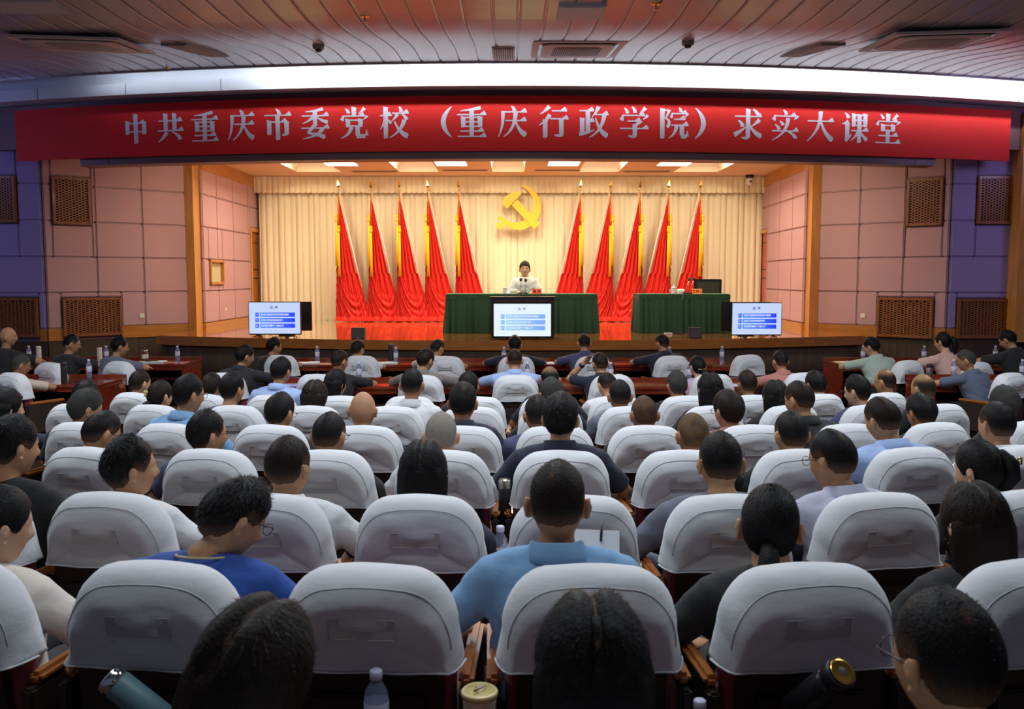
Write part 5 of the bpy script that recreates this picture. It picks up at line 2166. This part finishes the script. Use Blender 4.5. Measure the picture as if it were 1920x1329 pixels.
            verts.extend([tuple(b - sd_), tuple(b + sd_), tuple(mid + sd_ * .7), tuple(mid - sd_ * .7), tuple(tip)])
            faces.extend([(o, o + 1, o + 2, o + 3), (o + 3, o + 2, o + 4)])
            sm.extend([False, False])
            fd.extend([float(fade[i])] * 5)
    me = bpy.data.meshes.new('hair')
    me.from_pydata(verts, [], faces)
    me.polygons.foreach_set('use_smooth', sm)
    at = me.attributes.new('fade', 'FLOAT', 'POINT')
    at.data.foreach_set('value', np.array(fd, np.float32))
    me.materials.append(M['hair_' + col])
    me.update()
    _proto[k] = me
    return me


def hash_s(s):
    return sum(ord(c) * (i + 1) for i, c in enumerate(s))


def glasses_mesh():
    if 'gl' not in _proto:
        mb = MB()
        for s in (-1, 1):
            ring = [(s * .034 + .025 * math.cos(a), .101 - .006 * abs(math.cos(a)), .004 + .019 * math.sin(a)) for a in np.linspace(0, 2 * PI, 20)]
            mb.tube(ring, .0013, n=5)
            mb.tube([(s * .060, .097, .008), (s * .079, .080, .012), (s * .086, .02, .010), (s * .086, -.012, .006), (s * .084, -.022, -.012)], .0017, n=5)
        mb.tube([(-.010, .103, .008), (0, .106, .010), (.010, .103, .008)], .0013, n=5)
        _proto['gl'] = mb.mesh('glasses')
        _proto['gl'].materials.append(M['tv_black'])
    return _proto['gl']


def eyes(mb_parent, Mh, facing=True):
    e = MB()
    for s in (-1, 1):
        e.tube([(s * .031 - .012, .086, .006), (s * .031, .0885, .0065), (s * .031 + .012, .086, .006)], [.001, .0035, .001], n=8)
    o = e.build('eyes', M['tv_black'], mb_parent)
    o.matrix_local = Mh
    b = MB()
    for s in (-1, 1):
        b.tube([(s * .018, .0955, .024), (s * .032, .0945, .0275), (s * .048, .086, .024)], [.0018, .003, .0014], n=6)
    o = b.build('eyebrows', M['hair_black'], mb_parent)
    o.matrix_local = Mh
    l = MB()
    l.tube([(-.020, .0925, -.0585), (0, .0985, -.058), (.020, .0925, -.0585)], [.0015, .0035, .0015], n=8)
    o = l.build('lips', M['lips'], mb_parent)
    o.matrix_local = Mh


M['lips'] = mat('lips', (0.45, 0.13, 0.09), .5)


def person(row, px, ytop, hair='crop', col='black', skin='a', cloth='black', collar=True, long=False, pose='sit', yaw=0, pitch=0, roll=0,
           gl=False, label='', y=None, brot=None, wide=1.0, face=False, xoff=0.0, seed=None, floor=None, flip=False, zmul=None, hs=1.0, sc=1.0):
    near = row <= 2
    ps = POSES[pose]
    # head rotation in body space
    R = Matrix.Rotation(math.radians(yaw), 4, 'Z') @ Matrix.Rotation(-math.radians(pitch), 4, 'X') @ Matrix.Rotation(math.radians(roll), 4, 'Y')
    piv = Matrix.Translation(ps.nb + Vector((0, 0, .035)))
    HM = piv @ R @ piv.inverted()
    hc = HM @ ps.hc
    a, b, c = ray(px, ytop)
    x0, Y0 = rowpos(row if row <= 8 else 8, px, py=ytop + 20, y=y)
    rz = brot if brot is not None else chair_rot(x0)
    if flip:
        rz = PI + rz
    Rz = Matrix.Rotation(rz, 3, 'Z')
    off = Rz @ Vector((hc.x * wide, hc.y * sc, 0))
    rootY = Y0
    Yh = rootY + off.y
    a, b, c = ray(px, ytop)
    X = a / b * Yh
    rootX = X - off.x
    Zt = H + c / b * Yh
    fz = floor if floor is not None else floor_z(rootY)
    top = hc.z + .128 * math.cos(math.radians(min(50, abs(pitch)))) * 1 + .012 - (.02 if hair in ('none',) else 0)
    zs = (Zt - fz) / top
    zc = max(.86, min(1.18, zs))
    t = thing('person', label, 'person', (rootX, rootY, fz), rz, 'seated people' if row < 20 else None)
    if row < 20:
        t['group'] = 'seated audience'
    t.scale = (wide, sc, zc)
    t['zs'] = 0
    del t['zs']
    if abs(zs - zc) > .01:
        print('ZS', label, round(zs, 3))
    # body with rotated head (continuous skin)
    me = body_proto(pose, near).copy()
    v = mesh_np(me)
    nb = np.array(ps.nb)
    ax = np.array((ps.hc - ps.nb).normalized())
    q = v - nb
    hh = q @ ax
    rad = np.linalg.norm(q - np.outer(hh, ax), axis=1)
    w = sstep((hh - .005) / .075) * (rad < .135)
    if pose == 'raise':
        w = w * (v[:, 0] > -.115)
    Rm = np.array(HM.to_3x3())
    tr = np.array(HM.translation)
    # keep the head its natural height: undo the vertical stretch inside the head
    v2 = v @ Rm.T + tr
    vv = v * (1 - w)[:, None] + v2 * w[:, None]
    k = (1 / zc)
    hcz = hc.z
    k *= sc
    vv[:, 2] = np.where(w > .5, hcz + (vv[:, 2] - hcz) * (1 + (k - 1) * (w - .5) * 2), vv[:, 2])
    vv[:, 0] = np.where(w > .5, hc.x + (vv[:, 0] - hc.x) * (1 + (sc / wide - 1) * (w - .5) * 2), vv[:, 0])
    me.vertices.foreach_set('co', vv.astype(np.float32).ravel())
    me.materials.clear()
    me.materials.append(M['skin_' + skin])
    me.update()
    link('body', me, None, t)
    Sx = Matrix.Translation(hc) @ Matrix.Diagonal((sc / wide, 1, sc / zc, 1)) @ Matrix.Translation(-hc)
    Hm = Sx @ HM @ ps.M
    sdv = seed if seed is not None else int(px) % 3
    if hair != 'none':
        h = link('hair', hair_mesh(hair, col, sdv, near), None, t)
        h.matrix_local = Hm
        h.scale *= hs
        if hair == 'tail':
            tb = MB().tube([(-.018, -.105, .045), (0, -.125, .055), (.018, -.105, .045), (0, -.10, .03), (-.018, -.105, .045)], .006, n=6)
            tb.build('hair_tie', M['flask_black'], h)
    s = link('shirt', shirt_proto(pose, long, cloth), None, t)
    if collar:
        link('collar', collar_mesh(pose, cloth), None, s)
    link('trousers', TROU, None, t)
    for sg in (-1, 1):
        sh = link('shoe', SHOE, None, t)
        sh.location = (sg * .115, 0, 0)
    if gl:
        g = link('glasses', glasses_mesh(), None, t)
        g.matrix_local = Hm
    if face:
        eyes(t, Hm)
    return t, Hm, rz


# ---------------------------------------------------------------- who sits where
P_ = person
# bottom edge
P_(0, 470, 1188, 'long', 'brown', 'c', 'black', False, yaw=-25, pitch=14, roll=6, label='woman with dark hair, head tilted, cut off at the bottom left', wide=.92, hs=1.12)
P_(0, 1112, 1134, 'long', 'black', 'c', 'black', False, yaw=0, pitch=2, label='woman with long straight black hair and centre parting, bottom middle', wide=.92, hs=1.06)
t_, H_, _ = P_(0, 1778, 1112, 'crop', 'black', 'a', 'navy', True, yaw=14, pitch=6, gl=True, label='man with cropped dark hair and glasses at the bottom right', hs=1.02)
# row 1
t_, H_, _ = P_(1, 437, 906, 'spiky', 'black', 'd', 'blue', False, pose='lean', yaw=-38, pitch=24, gl=True, label='man in bright blue T-shirt with glasses, head bowed to the right', wide=1.12, brot=-.18)
BLUE = t_
BLUE_H = H_
P_(1, 1046, 862, 'crop', 'brown', 'a', 'skyblue', True, yaw=-6, pitch=4, label='man in sky blue polo shirt with cropped hair, upright near the centre', wide=1.06, seed=2)
P_(1, -8, 915, 'bun', 'black', 'c', 'cream', False, long=True, yaw=-30, pitch=10, label='woman in pale cream ruffled dress at the left edge', wide=1.0)
P_(1, 1446, 914, 'bun', 'black', 'd', 'black', False, yaw=-22, pitch=8, label='woman with low black ponytail and dark clothes, right of centre', wide=.95)
P_(1, 1829, 924, 'long', 'brown', 'c', 'black', False, yaw=6, pitch=4, label='woman with long dark brown hair near the right edge', wide=.92)
# row 2
P_(2, 22, 778, 'short', 'black', 'a', 'black', False, yaw=-22, pitch=6, label='man in black jacket with thick black hair at the left edge', wide=1.12, long=True)
P_(2, 243, 823, 'spiky', 'black', 'a', 'white', True, yaw=-42, pitch=0, label='man with spiky black hair and white shirt turned to the right', wide=1.05, long=True)
P_(2, 540, 819, 'crop', 'brown', 'd', 'white', True, yaw=-16, pitch=2, label='man with flat brown crop and white shirt, hands joined', wide=1.1, long=True)
P_(2, 793, 842, 'long', 'black', 'c', 'navy', False, yaw=0, pitch=6, label='woman with long black hair and centre parting, left of the middle aisle', wide=.95)
P_(2, 1351, 810, 'crop', 'black', 'd', 'greyblue', False, yaw=0, pitch=4, label='man with short black hair and grey blue shirt right of the centre', wide=1.15, long=True)
P_(2, 1562, 806, 'crop', 'black', 'a', 'lavender', True, yaw=18, pitch=6, gl=True, label='man in pale lavender shirt leaning left, glasses', wide=1.1, long=True, brot=.3, pose='lean')
tc_, Hc_, _ = P_(2, 1838, 836, 'clip', 'black', 'c', 'black', False, yaw=20, pitch=10, label='woman with black hair pinned up by a dark claw clip', wide=.92)
# row 3
P_(3, 188, 774, 'crop', 'black', 'a', 'black', False, yaw=-26, pitch=22, gl=True, label='man with glasses and bare neck looking down, third row left')
P_(3, 389, 777, 'short', 'black', 'a', 'violetblue', True, yaw=-38, pitch=0, gl=True, label='man with tousled black hair turned right, wearing glasses, third row')
P_(3, 617, 788, 'crop', 'black', 'a', 'black', False, yaw=-10, pitch=12, gl=True, label='man with pale crown whorl in his black crop, third row')
P_(3, 827, 779, 'white', 'white', 'c', 'white', True, yaw=0, pitch=4, label='elderly man with short grey-white hair')
P_(3, 1052, 738, 'full', 'black', 'd', 'navy', True, yaw=-12, pitch=0, label='tall man in navy shirt with full black hair near the middle', wide=1.1)
P_(3, 1300, 783, 'thin', 'thin', 'b', 'black', False, yaw=0, pitch=10, label='man with thinning cropped hair right of the centre, third row')
P_(3, 1484, 777, 'crop', 'black', 'd', 'black', False, yaw=0, pitch=8, label='man with black crop and pale whorl, third row right')
P_(3, 1656, 743, 'crop', 'brown', 'a', 'lightblue', True, yaw=10, pitch=6, roll=-6, label='man in light blue shirt, head tilted, right side', wide=1.15, pose='lean', brot=.25)
P_(3, 1870, 753, 'crop', 'black', 'a', 'white', True, yaw=0, pitch=4, label='man with black crop and white collar at the right edge', wide=1.1)
# row 4
P_(4, 12, 732, 'bob', 'black', 'c', 'navy', False, yaw=-20, pitch=0, pose='raise', label='person with black bobbed hair at the left edge, hand raised to the face', wide=.95)
P_(4, 160, 732, 'full', 'grey', 'a', 'black', True, yaw=-30, pitch=12, gl=True, label='man with wavy greying hair and glasses, fourth row left')
P_(4, 353, 701, 'short', 'black', 'a', 'skyblue', True, yaw=-30, pitch=2, gl=True, pose='lean', label='man in pale blue shirt with glasses leaning forward, left side')
P_(4, 524, 740, 'short', 'black', 'd', 'black', True, yaw=-14, pitch=14, gl=True, label='man with smooth rounded black hair, fourth row left of centre')
P_(4, 680, 738, 'none', 'black', 'a', 'black', True, yaw=0, pitch=4, label='completely bald man in the fourth row, left of centre')
P_(4, 868, 717, 'short', 'black', 'b', 'navy', True, yaw=-4, pitch=4, label='man with neat black hair and dark collar left of the centre')
P_(4, 1008, 744, 'crop', 'black', 'b', 'violetblue', True, yaw=10, pitch=8, label='man half hidden left of the tall man in navy shirt')
P_(4, 1208, 744, 'thin', 'brown', 'b', 'black', False, yaw=4, pitch=6, gl=True, label='man with thin brown crop and glasses, fourth row right of centre')
P_(4, 1366, 735, 'full', 'brown', 'a', 'pink', True, yaw=16, pitch=8, gl=True, label='man with reddish brown hair, glasses and pink collar')
P_(4, 1499, 713, 'crop', 'brown', 'a', 'black', True, yaw=24, pitch=6, gl=True, pose='lean', label='man in black polo shirt with glasses facing left', wide=1.1)
P_(4, 1728, 752, 'short', 'black', 'b', 'black', True, yaw=0, pitch=16, label='man with bowed black head, fourth row right')
P_(4, 1884, 725, 'short', 'grey', 'b', 'black', False, yaw=-8, pitch=6, label='man with greying hair near the right edge, fourth row')
# row 5
P_(5, 160, 718, 'short', 'black', 'a', 'black', False, pitch=10, label='black haired person mostly hidden behind the greying man')
tf_, Hf_, _ = P_(5, 299, 714, 'bun', 'brown', 'c', 'black', False, yaw=-14, pitch=8, label='woman with a pale flower clip in dark hair', wide=.92)
P_(5, 435, 699, 'short', 'black', 'a', 'greyblue', False, yaw=-16, pitch=4, label='man with full black hair and visible right ear, fifth row')
P_(5, 590, 725, 'bob', 'brown', 'c', 'black', False, yaw=0, pitch=4, label='woman with reddish brown hair left of the bald man', wide=.92)
P_(5, 773, 689, 'crop', 'black', 'b', 'white', True, yaw=-6, pitch=4, label='man with black crop, right ear showing, behind a white chair left of centre')
P_(5, 1034, 710, 'short', 'grey', 'b', 'black', True, yaw=8, pitch=8, label='man with greying hair just behind the tall man in navy', wide=1)
P_(5, 1162, 713, 'crop', 'black', 'b', 'greyblue', True, yaw=0, pitch=6, label='man with dark crop in the fifth row right of centre')
P_(5, 1332, 699, 'long', 'black', 'c', 'black', False, yaw=0, pitch=0, label='woman with long straight black hair, right of centre', wide=.95)
P_(5, 1454, 720, 'long', 'black', 'c', 'black', False, yaw=-6, pitch=0, label='woman with long dark hair left of the man in black polo', wide=.9)
P_(5, 1608, 704, 'short', 'black', 'c', 'violetblue', True, yaw=26, pitch=10, gl=True, label='person with rounded black hair and glasses, right side')
P_(5, 1732, 699, 'ring', 'thin', 'a', 'black', False, yaw=4, pitch=6, label='man with bald crown and cropped sides, right side')
# row 6
P_(6, 262, 694, 'crop', 'brown', 'c', 'black', False, yaw=-12, pitch=4, label='man with tidy dark brown crop, sixth row left')
P_(6, 396, 709, 'short', 'brown', 'c', 'black', False, yaw=0, pitch=6, label='person with dark brown hair partly hidden, sixth row left')
P_(6, 527, 668, 'short', 'black', 'a', 'lightblue', True, yaw=-10, pitch=4, pose='lean', label='man in light blue shirt with black hair, left of centre', wide=1.1)
P_(6, 630, 693, 'bob', 'black', 'c', 'black', False, yaw=-28, pitch=4, gl=True, label='woman with straight black hair and glasses, left of centre', wide=.92)
P_(6, 878, 699, 'short', 'black', 'b', 'black', False, pitch=4, label='black haired man hidden behind the man with neat black hair')
P_(6, 1031, 684, 'ring', 'black', 'b', 'navy', True, pitch=8, label='man with thinning crown behind the middle aisle')
P_(6, 1139, 699, 'crop', 'black', 'a', 'white', False, yaw=10, pitch=26, pose='lean', label='man in white T-shirt with bowed head', wide=1.05)
P_(6, 1269, 697, 'short', 'grey', 'a', 'black', False, yaw=6, pitch=4, label='man with greying hair, sixth row right')
P_(6, 1401, 694, 'crop', 'brown', 'b', 'black', False, yaw=2, pitch=4, label='man with short dark crop and both ears visible, sixth row right')
P_(6, 1530, 697, 'short', 'black', 'c', 'black', False, yaw=0, pitch=14, label='person with smooth black hair in front of a white chair, sixth row right')
P_(6, 1660, 690, 'ring', 'brown', 'a', 'black', True, yaw=18, pitch=6, gl=True, label='man with thinning crown and glasses, sixth row right')
# row 7 at the rear desks
P_(7, 459, 645, 'short', 'black', 'a', 'black', True, pose='desk', yaw=-34, pitch=4, y=9.35, label='man in black shirt turned right at the left of the rear desks', wide=1.1)
P_(7, 637, 655, 'crop', 'brown', 'a', 'black', True, pose='desk', yaw=-26, pitch=2, label='man in black shirt leaning on the desk behind a white chair', wide=1.1)
P_(7, 798, 653, 'short', 'brown', 'a', 'taupe', True, pose='desk', yaw=-30, pitch=8, gl=True, label='man in taupe shirt with glasses', wide=1.1, long=True)
P_(7, 965, 653, 'crop', 'brown', 'a', 'lightblue', True, pose='desk', yaw=0, pitch=10, label='man in pale blue shirt at the middle of the rear desk', wide=1.15)
tr_, Hr_, _ = P_(7, 1125, 660, 'crop', 'brown', 'a', 'navy', True, pose='raise', yaw=14, pitch=6, label='man in navy shirt resting his head on a raised hand with a watch')
tw_, Hw_, _ = P_(7, 1308, 667, 'bun', 'black', 'c', 'lilac', False, pose='desk', yaw=8, pitch=6, label='woman in lilac top with black hair and hair band', wide=.92)
P_(7, 1463, 656, 'crop', 'black', 'a', 'pink', True, pose='desk', yaw=0, pitch=6, label='man in salmon pink shirt at the right end of the rear desks', wide=1.05)
P_(7, 38, 664, 'crop', 'grey', 'b', 'beige', False, pose='desk', yaw=-24, pitch=4, y=9.3, label='man with grey crop and beige shirt at the far left', wide=1.1, gl=True)
P_(7, 1812, 654, 'crop', 'grey', 'a', 'slate', True, pose='desk', yaw=26, pitch=6, y=9.4, gl=True, label='man in slate polo shirt leaning left over the desk', wide=1.15, brot=.55)
# row 8 at the front desks
P_(8, 514, 632, 'short', 'black', 'a', 'black', False, pose='desk', yaw=-34, pitch=0, gl=True, label='man with glasses behind the first white chair of the front desks')
P_(8, 671, 637, 'short', 'brown', 'a', 'white', True, pose='desk', yaw=-20, pitch=4, label='man with brushed-up hair behind the second white chair, pale sleeve')
P_(8, 820, 635, 'crop', 'brown', 'a', 'cream', True, pose='desk', yaw=-24, pitch=4, label='man in cream polo shirt leaning right on the front desk', wide=1.1, brot=-.3)
P_(8, 965, 628, 'short', 'black', 'a', 'navy', False, pose='desk', yaw=0, pitch=6, label='man in navy T-shirt in front of the central television', wide=1.2)
P_(8, 1095, 624, 'crop', 'black', 'a', 'violetblue', True, pose='desk', yaw=4, pitch=2, label='man in dark blue polo shirt right of the central television', wide=1.05)
P_(8, 1241, 624, 'crop', 'black', 'a', 'navy', True, pose='desk', yaw=20, pitch=0, gl=True, label='man in dark navy shirt below the right stage table', wide=1.15)
P_(8, 14, 611, 'none', 'black', 'a', 'black', False, pose='desk', yaw=-44, pitch=-4, y=10.5, label='bald man in black shirt at the far left edge', wide=1.15)
P_(8, 134, 624, 'crop', 'black', 'a', 'black', False, pose='desk', yaw=-36, pitch=2, y=10.75, gl=True, label='man in black T-shirt with glasses writing at the left desk', wide=1.15)
P_(8, 224, 630, 'short', 'black', 'a', 'greyblue', False, pose='desk', yaw=-30, pitch=4, y=10.75, label='man in dark grey T-shirt behind a white chair near the left wall')
P_(8, 1634, 631, 'short', 'black', 'c', 'palegreen', True, pose='desk', yaw=28, pitch=8, y=10.9, label='person with short black hair and pale green shirt near the right wall', wide=1.15, brot=.3)
P_(8, 1768, 619, 'tail', 'black', 'c', 'palepink', False, pose='desk', yaw=10, pitch=4, y=10.6, label='woman with a ponytail and pale pink blouse', wide=1.05)
P_(8, 1890, 616, 'short', 'black', 'a', 'black', True, pose='desk', yaw=20, pitch=18, y=10.6, label='man in black shirt bent over the desk at the right edge', wide=1.2, brot=.35)
# the speaker, facing the hall
ps = POSES['table']
SPKT, SPKH, _ = P_(9 if False else 8, 984, 491, 'full', 'brown', 'c', 'white', True, long=True, pose='table', pitch=-2, y=17.14, brot=0.0, flip=True, floor=STAGE, face=True,
                   label='man in white shirt speaking at the central stage table, facing the audience', wide=1.12, sc=1.14)
del SPKT['group']

mb = MB()
psT = POSES['table']
for s in (-1, 1):
    a0 = psT.nb + Vector((s * .066, .035, .045))
    mb.loft([[a0 + Vector(q) for q in r] for r in (
        [(0, 0, 0), (s * .008, .012, -.005), (s * .006, .016, -.008), (-s * .002, .006, -.004)],
        [(-s * .030, .045, -.035), (s * .018, .048, -.040), (s * .018, .054, -.042), (-s * .030, .051, -.037)],
        [(-s * .052, .062, -.085), (-s * .012, .064, -.100), (-s * .012, .070, -.100), (-s * .052, .068, -.085)])], smooth=False)
mb.build('collar_points', M['cloth_cream'], SPKT)
# small worn items (children of their wearer)
mb = MB()
for k in range(3):
    a = 2 * PI * k / 3 + .5
    mb.lathe([(.004, 0), (.014, .002), (.014, .006), (.004, .008)], n=14, at=(.014 * math.cos(a), .014 * math.sin(a), 0))
o = mb.build('flower_clip', M['yellow_lid'], tf_)
o.matrix_local = Hf_ @ Matrix.Translation((-.03, -.105, .02)) @ Matrix.Rotation(PI / 2, 4, 'X')
mb = MB()
mb.tube([(-.022, 0, -.012), (-.018, -.008, .01), (.0, -.012, .018), (.018, -.008, .01), (.022, 0, -.012)], .004, n=6)
o = mb.build('claw_clip', M['gold'], tc_)
o.matrix_local = Hc_ @ Matrix.Translation((.062, -.125, .03))
mb = MB().tube([(-.045, -.085, -.03), (0, -.103, -.035), (.045, -.085, -.03)], .004, n=6)
o = mb.build('hair_band', M['yellow_lid'], tw_)
o.matrix_local = Hw_
wr_ = arms_geo(POSES['raise'])[0]
wp = wr_[2] + (wr_[1] - wr_[2]) * .12
dr_ = (wr_[1] - wr_[2]).normalized()
mb = MB().tube([wp - dr_ * .018, wp + dr_ * .018], .034, n=18)
mb.build('wristwatch', M['flask_black'], tr_)
# lanyard of the man in blue
ps = POSES['lean']
mb = MB().tube([ps.nb + Vector((.072 * math.cos(a), .072 * math.sin(a), .028 - .018 * math.sin(a))) for a in np.linspace(0, 2 * PI, 24)], .004, n=6)
mb.build('neck_cord', M['yellow_lid'], BLUE)

# ================================================================ SMALL THINGS AMONG THE NEAR SEATS
q = PY(262, 1290, 2.17)
t = thing('steel_tumbler', 'pale teal tumbler lying in the net pocket of a near chair', 'tumbler', (q.x - .02, q.y, q.z - .02))
t.rotation_euler = (0, math.radians(-50), 0)
MB().lathe([(.034, -.10), (.037, -.09), (.037, .045), (.035, .05)], n=20).build('body', M['flask_teal'], t)
MB().lathe([(.034, .05), (.038, .053), (.038, .075), (.03, .08)], n=20).build('lid', M['chrome'], t)
q = PY(705, 1262, 2.175)
bottle(q.x, q.y, q.z - .21, 'clear water bottle with white cap in the pocket of the near empty chair', s=1.0)
q = PY(899, 1292, 2.02)
t = thing('cup', 'round pale yellow cup lid between two near chairs', 'cup', (q.x, q.y, q.z - .12))
MB().lathe([(.030, 0), (.040, .10), (.041, .105)], n=24).build('cup_body', M['flask_cream'], t)
MB().lathe([(.043, .105), (.044, .115), (.039, .12), (.037, .114), (.0, .114)], n=24).build('lid', M['yellow_lid'], t)
MB().tube([(-.01, .015, .118), (.0, .0, .121), (-.012, -.01, .121), (.014, .018, .121)], .003, n=6).build('drinking_tab', M['vent'], t)
q = PY(1568, 1268, 2.10)
t = thing('thermos_flask', 'black flask with gold rimmed lid leaning behind a near chair', 'flask', (q.x, q.y, q.z))
t.rotation_euler = (math.radians(38), math.radians(22), 0)
MB().lathe([(.036, -.20), (.039, -.19), (.039, -.03), (.036, -.015)], n=24).build('body', M['flask_black'], t)
MB().lathe([(.036, -.015), (.040, -.01), (.040, .022), (.036, .028), (.034, .026), (0, .024)], n=24).build('lid', M['flask_black'], t)
MB().lathe([(.027, .0265), (.033, .0285), (.033, .0295), (.027, .0285)], n=24).build('gold_rim', M['gold'], t)
MB().lathe([(.024, .0265), (.012, .0285), (0, .029)], n=24).build('steel_disc', M['steel'], t)
q = PY(1312, 1318, 2.2)
bottle(q.x, q.y, q.z - .21, 'clear water bottle with round white cap at the bottom edge, right of centre')
q = PY(938, 990, 3.45)
bottle(q.x, q.y, q.z - .21, 'clear water bottle in the gap right of the woman with long black hair', s=1.0)
q = PY(947, 898, 4.35)
flask(q.x, q.y, q.z - .22, 'black flask with steel lid standing in the middle gap', M['flask_black'], .22, .032, cap=M['steel'])
q = PY(1108, 1040, 2.72)
t = thing('notebook', 'blue booklet held open right of the man in sky blue polo', 'notebook', (q.x, q.y, q.z - .02), -.1)
t.rotation_euler = (.9, 0, -.12)
MB().box(-.07, .09, -.10, .10, 0, .004).build('cover', M['blue_book'], t)
MB().box(-.068, .088, -.098, .10, .0041, .010).build('pages', M['paper'], t)
MB().tube([(.03, .06, .015), (.032, .12, .022)], .004, n=8).build('pen', M['tv_black'], t)
